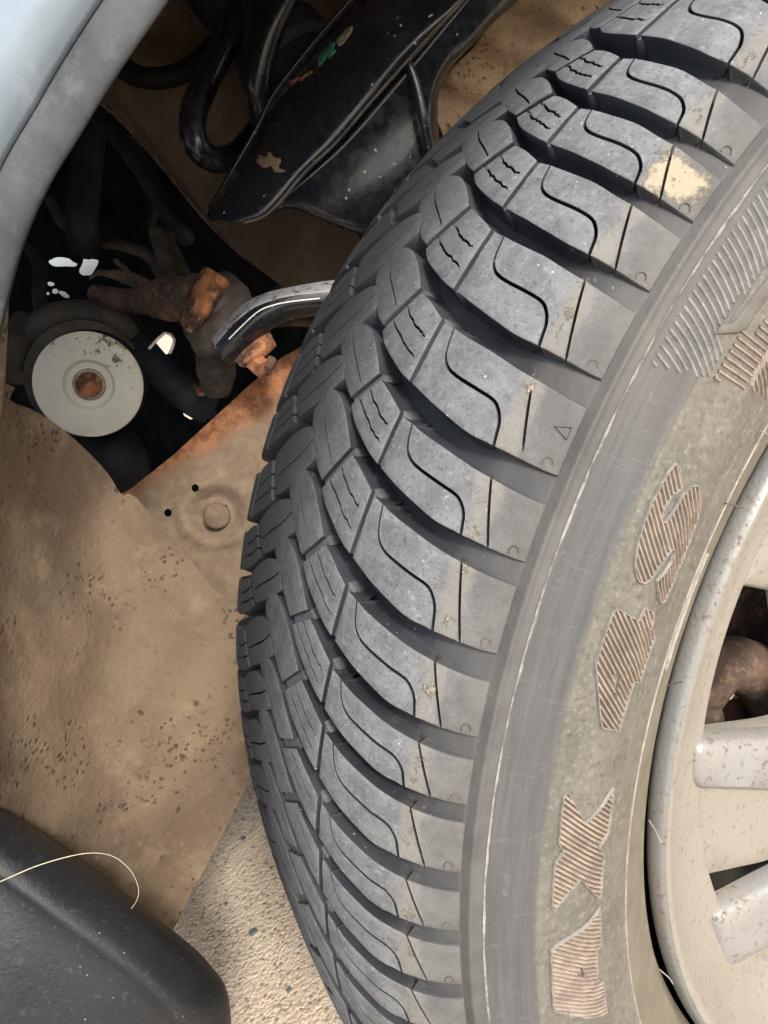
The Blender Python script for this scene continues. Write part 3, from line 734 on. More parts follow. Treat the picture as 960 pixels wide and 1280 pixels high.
# long raised seam near the bead
add_ribs('bead_seam', [[(t, 177.5 + .0 * t) for t in np.arange(183.5, 193.5, .5)]], .9, -.1, .8, m_ridge2, tyre)
# thin rubber spew hairs
for pts in ([(925, 636, .0), (915, 630, .003), (905, 628, .0)], [(853, 857, 0), (843, 846, .004), (838, 852, .001)], [(802, 1022, .002), (812, 1029, .004), (822, 1037, .006)], [(828, 1198, .002), (834, 1202, .005), (838, 1207, .006)], [(945, 537, .001), (953, 541, .004), (962, 543, .006)]):
    P3 = []
    for x, y, h in pts:
        t, s = inv_tyre(x, y, 100, 190); P3.append(Vector(pos(t, s, h * 1000 + .3)))
    tube('spew_hair', P3, .00022, m_ridge2 if pts[0][1] > 900 or pts[0][0] > 940 else m_letter, tyre, seg=6, smoothn=5)

# ---- rim
RP = [(.186, .066), (.1960, .0740), (.2008, .0778), (.2034, .0802), (.2041, .0828), (.2032, .0860), (.2016, .0876)]
RP2 = [(.2016, .0876), (.1990, .0868), (.1965, .0845), (.1935, .0815), (.189, .0775), (.182, .0725), (.175, .0690), (.170, .0672), (.1655, .0662), (.1645, .0650), (.1645, .058), (.178, .050), (.1868, .030), (.1868, -.05), (.196, -.085), (.205, -.09), (.205, -.083), (.192, -.076), (.181, -.05), (.181, .04)]
def revolve(name, P, m, parent, seg=240, n=5, lin=False):
    Q = P if lin else [tuple(p) for p in catmull(P, n)]
    V = [(r * math.cos(2 * math.pi * k / seg), y, r * math.sin(2 * math.pi * k / seg)) for r, y in Q for k in range(seg)]
    Fc = [(i * seg + k, i * seg + (k + 1) % seg, (i + 1) * seg + (k + 1) % seg, (i + 1) * seg + k) for i in range(len(Q) - 1) for k in range(seg)]
    o = mesh(name, V, Fc, m, parent, sharp=40); fix_normals(o); return o
rim = revolve('rim', RP2[:10], m_rim, wheel, n=4)
revolve('rim_lip', RP, m_lip, rim, n=4)
revolve('barrel', RP2[9:], m_barrel, rim, n=3)
revolve('bead_gap_shade', [(.195, .069), (.2015, .0765), (.2030, .0785)], m_gap, rim, n=3)  # black strip added where only contact shade darkens the rim gap
def pol(th, r): a = math.radians(th); return (r * math.cos(a), r * math.sin(a))
def face_y(r): return .0655 - max(0, .166 - r) * .04
def tface(x, y, h): r = math.hypot(x, y); return (x, face_y(r) + h, y)
def arc(t0, t1, r, n=8): return [pol(t0 + (t1 - t0) * k / n, r) for k in range(n + 1)]
def rounded(poly, rad=.006, n=4):
    out = []; m_ = len(poly)
    for i in range(m_):
        a, b, c = np.array(poly[i - 1]), np.array(poly[i]), np.array(poly[(i + 1) % m_]); u = a - b; v = c - b
        k = min(rad, np.linalg.norm(u) * .45, np.linalg.norm(v) * .45); p = b + u / np.linalg.norm(u) * k; q = b + v / np.linalg.norm(v) * k
        for j in range(n + 1):
            t = j / n; out.append(tuple((1 - t) ** 2 * p + 2 * t * (1 - t) * b + t * t * q))
    return out
holes = []
for q in range(5):
    o_ = q * 72
    holes.append(rounded(arc(191.2 + o_, 169.5 + o_, .1645) + [pol(166 + o_, .120), pol(163 + o_, .085), pol(196 + o_, .085), pol(193 + o_, .12)], .008, 4))
    w2 = [(lambda z: (z[0], z[2]))(plane_t(x, y, .0655)) for x, y in [(867, 1110), (871, 1102), (884, 1096), (955, 1083), (1010, 1066), (1015, 1090), (970, 1112), (915, 1142), (882, 1140)]]
    ca, sa = math.cos(R(o_)), math.sin(R(o_)); holes.append(rounded([(x * ca - y * sa, x * sa + y * ca) for x, y in w2], .003, 4))
disc = plate('spoke_disc', arc(0, 359, .1665, 239), holes, tface, .012, m_rim, rim, step=.02, bevel=.0015)
def bar_from_px(px, yy):
    return [(lambda q: (q[0], q[2]))(plane_t(x, y, yy)) for x, y in px]
b1 = bar_from_px([(870, 930), (960, 925), (1075, 918), (1075, 996), (960, 991), (868, 989)], .0690)
b2 = bar_from_px([(890, 1150), (960, 1112), (1070, 1055), (1075, 1135), (960, 1189), (908, 1217)], .0700)
for q in range(5):
    a = math.radians(72 * q); ca, sa = math.cos(a), math.sin(a)
    for bb, yy in ((b1, .0690), (b2, .0700)):
        poly = rounded([(x * ca - y * sa, x * sa + y * ca) for x, y in bb], .008, 6)
        plate('spoke', poly, [], lambda x, y, h, yy=yy: (x, yy + h, y), .010, m_bar, rim, step=.02, bevel=.0024)
revolve('hub', [(.0001, .071), (.028, .071), (.031, .069), (.033, .060), (.06, .058), (.068, .062), (.072, .055)], m_rim, rim, seg=64, n=2)
for k in range(5):
    a = math.radians(72 * k + 20); c = (.05 * math.cos(a), .05 * math.sin(a))
    V = [(c[0] + .0095 * math.cos(j * math.pi / 3), y, c[1] + .0095 * math.sin(j * math.pi / 3)) for y in (.056, .069) for j in range(6)]
    o = mesh('lug_bolt', V, [tuple(range(6, 12)), *[(j, (j + 1) % 6, 6 + (j + 1) % 6, 6 + j) for j in range(6)]], m_rustb, rim, smooth=False); fix_normals(o)

# ---- brake and knuckle seen through the spokes
def TW(px, py, y): return wheel_to_world(plane_t(px, py, y))
brake = tag(empty('brake_assembly', wheel_to_world((0, -.02, 0))), 'rusty brake backing with curved caliper arm seen through the wheel spokes', 'brake')
def child(o, root):
    mw_ = Matrix.Translation(-root.location); o.data.transform(mw_); o.parent = root; return o
child(tube('caliper_arm', [TW(850, 925, .0), TW(872, 872, .004), (TW(900, 833, .008)), TW(938, 838, .008), TW(975, 880, .004), TW(1000, 960, .0)], [.010, .012, .0135, .0145, .016, .016], m_rustt, seg=18), brake)
child(lathe('backing_plate', [(.03, .0), (.128, .0), (.130, -.004), (.030, -.005)], wheel_to_world((0, -.03, 0)), WB[:, 1], m_barrel, seg=72), brake)
child(lathe('brake_disc', [(.03, .0), (.085, .0), (.086, -.010), (.030, -.011)], wheel_to_world((0, -.012, 0)), WB[:, 1], m_rustb, seg=72), brake)
child(tube('rusted_clip', [TW(880, 885, .010), TW(892, 868, .014), TW(905, 862, .012), TW(914, 858, .010), TW(918, 866, .008)], .0032, m_rust, seg=7), brake)
child(tube('rusted_bracket', [TW(874, 905, .004), TW(886, 895, .012), TW(890, 880, .010)], [.005, .007, .004], m_rustt, seg=7), brake)
child(tube('pad_spring', [TW(912, 874, .012), TW(917, 868, .013)], .0006, m_white, seg=6), brake)
child(tube('brake_hose', [TW(935, 700, -.03), TW(928, 760, -.03), TW(945, 830, -.03)], .005, m_dark, seg=10), brake)

# ------------------------------------------------------------------ BODYWORK AND WHEEL ARCH
# fender: outer skin + rolled edge, carried on round the arch beyond the frame
arch_c = (WC[0], WC[2])
def arch_pt(px, py, yw):      # point where the sight line meets the body plane y = yw
    v = ray_w(px, py); k = yw / v[1]; return (v[0] * k, CH + v[2] * k)
edge_px = [(205, 0), (170, 50), (130, 110), (95, 168), (60, 225), (32, 285), (12, 345)]
YB = .345
edge = [arch_pt(x, y, YB) for x, y in edge_px]
pe = [(math.atan2(z - arch_c[1], x - arch_c[0]), math.hypot(x - arch_c[0], z - arch_c[1])) for x, z in edge]
ra = np.mean([p[1] for p in pe])
angs = [R(a) for a in (56, 65, 74, 83, 92, 100, 108)] + [p[0] for p in pe] + [pe[-1][0] + R(a) for a in (4, 8)]
rads = [ra] * 7 + [p[1] for p in pe] + [pe[-1][1], pe[-1][1]]
def sheet(name, G, m, parent, thick, nu=4, nv=3, flip=False, bev=0):
    G = [catmull(r, nv) for r in G]; G = [[G[i][j] for i in range(len(G))] for j in range(len(G[0]))]; G = [catmull(c, nu) for c in G]
    nj = len(G[0]); V = [tuple(p) for c in G for p in c]
    Fc = [(i * nj + j, (i + 1) * nj + j, (i + 1) * nj + j + 1, i * nj + j + 1) for i in range(len(G) - 1) for j in range(nj - 1)]
    o = mesh(name, V, Fc, m, parent); n = sum((p.normal * p.area for p in o.data.polygons), Vector()); c = sum((v.co for v in o.data.vertices), Vector()) / len(V)
    if (n.dot(Vector((0, 0, CH)) - c) < 0) != flip: o.data.flip_normals()
    s = o.modifiers.new('thickness', 'SOLIDIFY'); s.thickness = thick; s.offset = -1
    if bev: b = o.modifiers.new('edge', 'BEVEL'); b.width = bev; b.segments = 2; b.limit_method = 'ANGLE'; b.angle_limit = R(50)
    return o
fender = tag(empty('fender', (arch_c[0], YB, arch_c[1] + .42)), 'pale silver blue car fender above the wheel arch with scuffed grey rolled edge', 'fender')
G = []; G2 = []
for a, r in zip(angs, rads):
    ca, sa = math.cos(a), math.sin(a); row = []
    for dr, dy in ((.016, -.002), (.022, -.0065), (.030, -.009), (.042, -.0085), (.055, -.004), (.075, .001), (.10, .004), (.14, .006), (.22, .012), (.32, .03)):
        row.append((arch_c[0] + (r + dr) * ca, YB + dy, arch_c[1] + (r + dr) * sa))
    G.append(row)
    G2.append([(arch_c[0] + (r + dr) * ca, YB + dy, arch_c[1] + (r + dr) * sa) for dr, dy in ((.0165, -.0012), (.010, -.003), (.004, -.0035), (-.001, -.001), (-.0005, .004), (.003, .020), (.010, .030))])
child(sheet('outer_skin', G, m_paint, None, .0012), fender); child(sheet('rolled_edge', G2, m_flange, None, .0012), fender)

# wheel-arch liner: caked with mud, sweeps from the body edge back and down behind the tyre
def liner_depth(x, y):
    u = min(max(x, -150), 520); return .385 + .19 * (1 - math.exp(-max(u + 20, 0) / 210.)) + .00002 * (y - 700) + (.0 if x > 0 else x * .0002)
lin = [(-160, 470), (6, 478), (12, 500), (40, 512), (70, 530), (105, 560), (135, 592), (152, 618), (170, 622), (230, 690), (300, 760), (460, 800), (470, 950), (420, 965), (330, 960), (313, 975), (290, 1020), (262, 1075), (235, 1125), (212, 1172), (180, 1240), (60, 1330), (-160, 1330)]
def smooth_poly(P, n=2): return [tuple(p) for p in catmull(P + [P[0]], n)][:-1]
def dents(x, y): return .004 * math.sin(x * .021 + y * .008) * math.sin(y * .013 - x * .006) + .0016 * math.sin(x * .06 + 1.3 * math.sin(y * .03)) 
def px_plate(name, poly, holes, dfn, thick, m, step=30, bevel=0., parent=None):
    fn = lambda x, y, h: W(x, y, dfn(x, y) - h)
    o = plate(name, poly, holes, fn, thick, m, None, step=step, bevel=0)
    return o
liner = px_plate('wheel_arch_liner', smooth_poly(lin, 3), [], lambda x, y: liner_depth(x, y) + dents(x, y), .003, m_liner, 14)
tag(liner, 'tan mud-caked wheel arch liner sweeping down behind the tyre at left', 'wheel arch liner')
# narrow vertical edge strip of the liner against the body
strip = patch('liner_edge_strip', [[(-60, 330, .372), (6, 338, .374), (10, 342, .378)], [(-60, 400, .372), (3, 405, .374), (10, 408, .378)], [(-60, 470, .376), (-1, 475, .38), (7, 480, .385)], [(-60, 520, .38), (-6, 520, .385), (5, 522, .392)]], m_liner, thick=.003)
tag(strip, 'narrow vertical tan edge of trim at the far left, below the fender', 'trim')

# steel frame rail with rust along its top edge, two holes and a stamped dimple
def rail_d(x, y):
    r = math.hypot((x - 270) / 34., (y - 641) / 31.); d = .585 - .0001 * (x - 250)
    return d + .006 * math.exp(-(r - .62) ** 2 / .05) - .0045 * math.exp(-(r - 1.25) ** 2 / .06) * (1 if x > 210 else .6) + .0015 * math.sin(x * .08) * math.sin(y * .05)
circ_px = lambda cx, cy, r, n=14: [(cx + r * math.cos(2 * math.pi * k / n), cy + r * 1.05 * math.sin(2 * math.pi * k / n)) for k in range(n)]
rail = px_plate('frame_rail', [(150, 618), (162, 612), (215, 570), (262, 527), (310, 483), (352, 447), (470, 380), (480, 800), (300, 800), (200, 740), (140, 660)], [circ_px(244, 610, 4.6), circ_px(210, 641, 4.8), circ_px(282, 633, 2.2, 8)], rail_d, .004, m_frame, 5)
tag(rail, 'dusty steel rail with orange rust along its edge, two holes and a dimple', 'frame rail')
rb = lathe('body_plug', [(.0, .0015), (.0070, .0015), (.0095, .0008), (.0105, -.001)], W(271, 645, .5815), W(271, 645, .5815) - W(271, 645, .60), m_liner, seg=28)
tag(rb, 'small round muddy plug set in the dimple of the frame rail', 'plug')

# inner wing panel behind the spring
def wing_d(x, y): return .66 - .00012 * (x - 200) + .004 * math.sin(x * .02) * math.sin(y * .017) + (.010 * math.exp(-((math.hypot((x - 205) / 1.15, y + 20) - 108) / 9) ** 2) if x < 330 else 0)
wing = px_plate('inner_wing_panel', [(60, 150), (115, 124), (150, 150), (200, 205), (260, 278), (320, 334), (372, 372), (520, 420), (900, 300), (1100, -60), (900, -420), (60, -420), (-120, -80)], [], wing_d, .003, m_panel, 14)
tag(wing, 'brown dusty inner wing panel behind the black coil spring', 'body panel')
# flanged edge bead along the panel's lower border
o = tube('panel_flange', [W(x, y, .655) for x, y in ((60, 148), (115, 124), (155, 155), (200, 205), (260, 278), (320, 334), (372, 372), (420, 388))], .0016, m_rustt, seg=8)
tag(o, 'thin folded metal edge along the brown inner panel beside the dark opening', 'panel edge')
# thick mud behind the tyre top
def clump_d(x, y): return .505 + .006 * math.sin(x * .05 + y * .02) + .004 * math.sin(y * .09 - x * .04) + .00015 * (y - 60)
clump = px_plate('mud_covered_liner', [(560, 190), (546, 150), (548, 100), (590, 62), (604, 30), (590, -40), (600, -200), (1000, -250), (1000, 60), (760, 120), (620, 260)], [], clump_d, .004, m_clump, 9)
tag(clump, 'ochre crusted mud on the arch liner showing above the top of the tyre', 'wheel arch liner')

# engine bay: dark wall with ragged openings that let the daylight in
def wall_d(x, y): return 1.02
def blob(cx, cy, rx, ry, n=12, ang=0, j=.15, seed=1):
    r_ = random.Random(seed); out = []
    for k in range(n):
        a = 2 * math.pi * k / n; q = 1 + r_.uniform(-j, j); x, y = rx * q * math.cos(a), ry * q * math.sin(a)
        out.append((cx + x * math.cos(ang) - y * math.sin(ang), cy + x * math.sin(ang) + y * math.cos(ang)))
    return out
ho = [blob(78, 328, 16, 6, 12, ang=.1, seed=2, j=.2), blob(110, 333, 10.5, 12.5, 12, ang=.6, seed=3, j=.25), blob(63, 355, 5.5, 3, 7, ang=.5, seed=4, j=.35), blob(69, 364, 4, 3, seed=5), blob(80, 368, 7, 3.2, ang=.5, seed=6), blob(60, 367, 2, 2, seed=8), blob(236, 519, 8, 4, ang=.5, seed=7), [(185, 437), (206, 415), (218, 424), (214, 440), (201, 446), (190, 448)]]
ho[0] = smooth_poly(ho[0], 2); ho[1] = smooth_poly(ho[1], 2)
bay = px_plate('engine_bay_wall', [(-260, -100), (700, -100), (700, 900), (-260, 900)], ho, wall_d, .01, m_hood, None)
tag(bay, 'black engine bay wall deep behind the opening, pierced by small bright gaps', 'engine bay panel')
# sides that close the bay off from the open air
def quadbox(name, P, m, label, cat):
    o = mesh(name, P, [(0, 1, 2, 3)], m, smooth=False); s = o.modifiers.new('thickness', 'SOLIDIFY'); s.thickness = .01; s.offset = 0; tag(o, label, cat); return o
x0, x1, y0, y1, z0, z1 = -.75, .95, .40, 1.35, .16, .95
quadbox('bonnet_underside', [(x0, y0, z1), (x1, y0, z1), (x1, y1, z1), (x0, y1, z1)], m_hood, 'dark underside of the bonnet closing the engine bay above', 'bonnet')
quadbox('arch_roof', [(-.16, .37, .775), (.9, .37, .775), (.9, .75, .80), (-.16, .75, .80)], m_panel, 'brown roof of the wheel arch above the tyre', 'wheel arch roof')

# black plastic corner at bottom left
guard = patch('mud_guard', [
    [(-160, 880, .47), (0, 1000, .455), (100, 1072, .45), (200, 1150, .452), (262, 1205, .46), (288, 1262, .47), (284, 1420, .47)],
    [(-160, 885, .415), (0, 1010, .405), (98, 1083, .405), (196, 1160, .412), (256, 1213, .425), (285, 1268, .44), (280, 1420, .45)],
    [(-160, 930, .385), (0, 1050, .38), (95, 1118, .383), (180, 1180, .392), (240, 1235, .405), (270, 1290, .42), (265, 1420, .43)],
    [(-160, 985, .375), (0, 1092, .370), (80, 1150, .372), (160, 1208, .38), (215, 1258, .392), (245, 1310, .41), (240, 1430, .42)],
    [(-160, 1010, .372), (0, 1118, .372), (70, 1172, .376), (140, 1225, .385), (190, 1275, .398), (215, 1330, .412), (210, 1440, .425)],
    [(-160, 1150, .360), (-20, 1230, .365), (40, 1270, .372), (100, 1320, .382), (140, 1360, .39), (160, 1400, .40), (165, 1460, .42)],
    [(-160, 1500, .36), (-60, 1500, .365), (20, 1500, .372), (60, 1500, .382), (100, 1500, .39), (120, 1500, .40), (130, 1500, .42)]], m_plastic, nu=8, nv=5, thick=.004)
tag(guard, 'black plastic bumper corner with a soft crease filling the bottom left', 'bumper')
fib = tube('dry_grass_blade', [W(-30, 1112, .372), W(0, 1102, .366), W(50, 1081, .366), (W(105, 1067, .37)), W(140, 1070, .38), W(163, 1088, .385), W(173, 1110, .387), W(171, 1125, .387), W(164, 1136, .388)], [.00024, .00026, .00024, .0002, .0002, .00016, .00014, .00013, .0001], m_fibre, seg=6)
tag(fib, 'thin curved straw-coloured grass blade caught on the black bumper corner', 'grass blade')

# ---- strut: coil spring, lower perch dish and bracket
strut = tag(empty('suspension_strut', W(380, 130, .52)), 'glossy black suspension strut with coil spring and wide spring dish beside the tyre top', 'suspension strut')
def sp(name, pts, rad, m, **k): return child(tube(name, [W(*p) for p in pts], rad, m, **k), strut)
sp('coil_spring', [(360, -120, .60), (335, -60, .585), (308, 0, .57), (283, 52, .56), (258, 100, .55), (243, 138, .545), (241, 165, .545), (250, 188, .55), (272, 200, .565), (300, 190, .59), (330, 150, .62), (360, 90, .64), (400, 20, .65), (440, -60, .64)], .0098, m_black, seg=20)
sp('coil_spring', [(430, -160, .55), (400, -90, .53), (375, -35, .525), (350, 10, .525), (330, 60, .53), (322, 110, .54), (330, 150, .56)], .0098, m_black, seg=20)
child(lathe('dust_boot', [(.040, -.14), (.040, -.02), (.036, -.015), (.036, .0), (.040, .005), (.040, .025), (.034, .03), (.034, .2)], W(372, 92, .585), W(250, -60, .60) - W(400, 130, .585), m_hose, seg=36), strut)
dish_rows = [
    [(262, 262, .520), (290, 214, .525), (322, 158, .525), (342, 118, .52), (385, 62, .512), (440, -2, .50), (520, -90, .49), (600, -170, .48)],
    [(258, 268, .496), (288, 226, .494), (324, 172, .492), (350, 128, .489), (398, 72, .481), (456, 4, .469), (540, -80, .47), (620, -160, .46)],
    [(264, 274, .478), (298, 240, .474), (342, 190, .470), (372, 150, .466), (420, 92, .458), (484, 20, .448), (560, -60, .45), (640, -140, .44)],
    [(284, 277, .471), (320, 256, .467), (366, 208, .462), (402, 170, .458), (452, 112, .450), (516, 42, .438), (590, -40, .436), (665, -120, .43)],
    [(304, 277, .470), (334, 264, .467), (378, 214, .462), (418, 176, .458), (468, 118, .450), (534, 44, .438), (606, -34, .428), (680, -112, .42)],
    [(306, 281, .474), (338, 268, .471), (383, 219, .466), (424, 180, .462), (474, 121, .454), (541, 47, .442), (612, -31, .432), (684, -108, .43)]]
child(patch('spring_dish', dish_rows, m_black, nu=6, nv=4, thick=.003, bev=.001), strut)
child(patch('strut_bracket', [
    [(330, 268, .476), (383, 222, .470), (430, 176, .466), (480, 118, .458), (540, 48, .446), (580, 2, .44), (640, -70, .43)],
    [(338, 268, .482), (396, 240, .478), (450, 200, .474), (500, 150, .467), (548, 84, .457), (588, 24, .447), (650, -50, .44)],
    [(352, 254, .490), (410, 272, .488), (470, 250, .484), (530, 205, .478), (546, 108, .468), (592, 44, .455), (660, -30, .45)],
    [(362, 252, .50), (440, 290, .50), (480, 280, .50), (545, 225, .495), (550, 112, .478), (596, 50, .462), (670, -20, .46)]], m_black, nu=6, nv=4, thick=.003), strut)
sp('bracket_rib', [(505, 68, .449), (518, 100, .452), (530, 150, .458), (538, 190, .47), (542, 230, .48)], [.003, .003, .003, .003, .003], m_black, seg=8)
sp('ridge_highlight', [(305, 279, .469), (336, 266, .4655), (380, 216, .4605), (420, 178, .4565), (470, 120, .4485), (536, 46, .4365), (608, -32, .427)], .0009, m_conduit, seg=8)  # pale line paints the highlight along the dish ridge
sp('dish_rim', [(262, 262, .519), (290, 214, .523), (322, 158, .523), (342, 118, .518), (385, 62, .510), (440, -2, .498), (520, -90, .488)], .0018, m_black, seg=10)
# paint marks brushed on the dish
from mathutils.bvhtree import BVHTree
bpy.context.view_layer.update()
dish_o = [c for c in strut.children if c.name.startswith('spring_dish')][0]
dv = [v.co + strut.location for v in dish_o.data.vertices]; bvh = BVHTree.FromPolygons(dv, [tuple(p.vertices) for p in dish_o.data.polygons])
def smear(name, poly, m, lab):
    v, f = cdt(smooth_poly(poly, 3), [], 4); P = []
    for x, y in v:
        d = Vector(ray_w(x, y)).normalized(); h = bvh.ray_cast(Vector((0, 0, CH)), d)
        P.append((h[0] if h[0] is not None else W(x, y, .49)) - d * .0006)
    o = mesh(name, P, f, m); s = o.modifiers.new('thickness', 'SOLIDIFY'); s.thickness = .0004; s.offset = 1
    child(o, strut)
smear('paint_mark', [(397, 74), (399, 66), (405, 65), (409, 57), (419, 52), (417, 60), (420, 63), (411, 72), (408, 71), (400, 82), (397, 80)], m_green, '')
smear('paint_mark', [(420, 50), (432, 36), (440, 33), (438, 42), (424, 58)], m_cream, '')
smear('paint_mark', [(361, 100), (366, 99), (372, 95), (376, 96), (388, 88), (390, 91), (381, 96), (376, 101), (371, 100), (365, 106), (361, 104)], m_pink, '')
smear('mud_smear', [(320, 203), (323, 193), (331, 196), (336, 189), (342, 196), (351, 199), (348, 209), (357, 214), (344, 215), (338, 207), (330, 210)], m_panel, '')

# ---- tie rod and boot
tie = tag(empty('tie_rod', W(255, 385, .56)), 'rusty tie rod end with orange clamp and dusty rubber boot in the dark opening', 'tie rod')
def tp(name, pts, rad, m, **k): return child(tube(name, [W(*p) for p in pts], rad, m, **k), tie)
tp('rod', [(120, 368, .66), (160, 376, .63), (195, 374, .60), (225, 372, .58), (250, 372, .565)], [.0085, .010, .0125, .016, .018], m_rustb, seg=20)
tp('rod_collar', [(198, 374, .60), (204, 374, .595)], .0155, m_rustb, seg=20); tp('rod_collar', [(212, 374, .59), (218, 374, .585)], .0172, m_rustb, seg=20)
# hexagonal joint housing
c0, c1 = W(236, 380, .556), W(272, 380, .545)
hx = patch('joint_clamp', [
    [(223, 400, .550), (233, 378, .546), (242, 354, .546), (254, 334, .550)],
    [(228, 408, .535), (238, 384, .529), (248, 358, .529), (260, 334, .534)],
    [(236, 415, .527), (249, 392, .520), (264, 368, .520), (278, 345, .526)],
    [(242, 415, .529), (258, 396, .522), (272, 373, .522), (284, 350, .528)],
    [(246, 413, .544), (263, 398, .540), (278, 376, .540), (289, 354, .544)]], m_rust, nu=4, nv=3, thick=.012, bev=.0015); child(hx, tie)
tp('rubber_boot', [(240, 405, .562), (256, 392, .556), (274, 370, .556), (290, 352, .562)], [.012, .016, .016, .010], m_boot, seg=16)
tp('rubber_boot', [(246, 420, .556), (262, 404, .548), (280, 384, .548), (300, 362, .556)], [.012, .017, .017, .010], m_boot, seg=16)
tp('boot_fold', [(252, 434, .55), (268, 420, .542), (286, 398, .542), (306, 372, .55)], [.010, .013, .013, .008], m_boot, seg=16)
# ---- steering arm
arm = tag(empty('steering_arm', W(330, 400, .52)), 'curved glossy black steering arm with mottled silver top running behind the tyre', 'steering arm')
def ap(o): return child(o, arm)
ap(patch('arm_top', [[(262, 424, .532), (284, 398, .528), (306, 378, .525), (330, 366, .522), (362, 358, .52), (410, 350, .52), (470, 344, .52)],
    [(268, 432, .522), (290, 406, .516), (314, 386, .513), (336, 376, .511), (364, 369, .51), (410, 364, .51), (470, 358, .51)]], simple('mottled_bright_steel', (.035, .035, .038), (.30, .30, .31), 190, .45, 0, lo=.36, hi=.50), nu=6, nv=4, thick=.004, bev=.001))  # top coloured paler than the black side, in mottled tones
ap(patch('arm_side', [[(268, 433, .521), (290, 407, .515), (314, 387, .512), (336, 377, .510), (364, 370, .509), (410, 365, .509), (470, 359, .509)],
    [(276, 446, .522), (298, 424, .516), (322, 402, .512), (342, 391, .511), (366, 384, .511), (410, 380, .511), (470, 374, .511)],
    [(286, 458, .532), (306, 442, .528), (328, 420, .524), (346, 408, .522), (368, 399, .522), (410, 394, .522), (470, 390, .522)]], m_black, nu=6, nv=4, thick=.006, bev=.001))
ap(tube('arm_edge_glint', [W(*p) for p in ((286, 424, .512), (302, 408, .5105), (322, 390, .508), (340, 382, .507), (364, 377, .507), (400, 373, .507))], .0005, m_white, seg=8))  # white strip paints the highlight along the arm
nutb = tag(empty('bracket_bolt', W(320, 450, .53)), 'small orange rusted bracket and bolt under the black steering arm', 'bracket')
child(patch('bracket', [[(290, 446, .53), (304, 436, .526), (322, 422, .524), (336, 412, .526)], [(300, 458, .526), (314, 448, .520), (328, 436, .520), (342, 424, .524)], [(312, 460, .53), (322, 452, .526), (334, 444, .526), (346, 432, .53)]], m_rust, nu=3, nv=3, thick=.006, bev=.001), nutb)
child(tube('bolt', [W(318, 452, .53), W(330, 462, .524)], .0075, m_rust, seg=6, smoothn=2), nutb)
child(tube('bolt_tip', [W(332, 462, .524), W(340, 450, .53)], .004, m_rustb, seg=8, smoothn=2), nutb)
# body side ahead of the wheel and the bay's end walls (outside the picture, they keep stray daylight out)
quadbox('front_bumper_side', [(-1.3, .40, .18), (-.30, .37, .18), (-.235, .385, .60), (-1.3, .42, 1.05)], m_paint, 'pale blue body side ahead of the arch at far left', 'bumper')
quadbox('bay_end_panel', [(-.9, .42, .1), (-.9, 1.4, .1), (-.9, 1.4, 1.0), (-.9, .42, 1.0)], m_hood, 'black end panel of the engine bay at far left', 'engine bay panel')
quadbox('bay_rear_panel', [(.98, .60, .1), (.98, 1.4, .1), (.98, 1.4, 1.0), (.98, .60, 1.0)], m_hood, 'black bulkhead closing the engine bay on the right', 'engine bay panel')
o = tube('steel_strap', [W(346, 404, .54), W(365, 402, .54), W(395, 404, .545), W(430, 408, .55)], .004, m_rustb, seg=8, flat=.5); tag(o, 'thin brown steel strap just under the black steering arm', 'strap')
# ---- pulley
def ax_pt(px, py, d): return W(px, py, d)
pc = W(111, 481, .60); pn = (Vector((.16, -1, .10))).normalized()
pul = tag(empty('crank_pulley', pc), 'round pale grey-green pulley with a rusty centre bolt in the dark opening', 'pulley')
child(lathe('pulley_face', [(.0118, -.0045), (.0140, -.0060), (.0170, -.0035), (.0200, .0), (.0400, .0012), (.0416, .0003), (.0418, -.003)], pc, pn, m_pulley, seg=72), pul)
child(lathe('pulley_groove', [(.0416, -.004), (.0395, -.008), (.043, -.012), (.0395, -.016), (.043, -.020), (.0395, -.024), (.044, -.028), (.040, -.034)], pc, pn, m_dark, seg=60), pul)
child(lathe('centre_washer', [(.0, .0005), (.0118, .0005), (.0132, -.0015), (.0138, -.0045)], pc - pn * .002, pn, simple('scraped_steel', (.24, .20, .17), (.42, .38, .34), 300, .6, .3), seg=48), pul)
child(lathe('centre_bolt', [(.0, .0016), (.0072, .0020), (.0086, .0030), (.0100, .002), (.0104, -.003)], pc, pn, m_rust, seg=24), pul)
ring = lathe('belt_cover', [(.046, .0), (.049, .0), (.050, -.004), (.050, -.02), (.046, -.02)], W(108, 474, .64), pn, m_barrel, seg=60)
tag(ring, 'dark grimy curved cover rim just above the pale pulley', 'cover')
# ---- hoses and lines
def hose(name, pts, rad, m, lab, cat, **k): o = tube(name, [W(*p) for p in pts], rad, m, **k); tag(o, lab, cat); return o
hose('radiator_hose', [(118, 110, .78), (112, 170, .77), (105, 240, .76), (103, 285, .76), (108, 306, .80)], .016, m_hose, 'thick dark blue-grey hose hanging down the left of the opening', 'hose')
hose('brake_line', [(118, 138, .72), (150, 175, .71), (185, 225, .70), (215, 275, .70), (235, 300, .72)], .0085, m_hose, 'thin dark hose running diagonally down beside the brown panel edge', 'hose')
hose('corrugated_conduit', [(196, 290, .68), (203, 315, .67), (212, 338, .665), (224, 360, .67)], .0062, m_conduit, 'left strand of the corrugated cable sleeve above the tie rod', 'cable sleeve', rib=(.0009, .0035))
hose('corrugated_conduit', [(208, 296, .69), (217, 318, .68), (228, 340, .675), (238, 362, .68)], .0058, m_conduit, 'right strand of the corrugated cable sleeve above the tie rod', 'cable sleeve', rib=(.0009, .0035))
hose('bellows_hose', [(240, 240, .70), (262, 275, .69), (290, 310, .675), (320, 340, .665), (352, 362, .66)], .0125, m_dark, 'wide ribbed black bellows hose along the brown panel edge', 'hose', rib=(.0011, .0046))
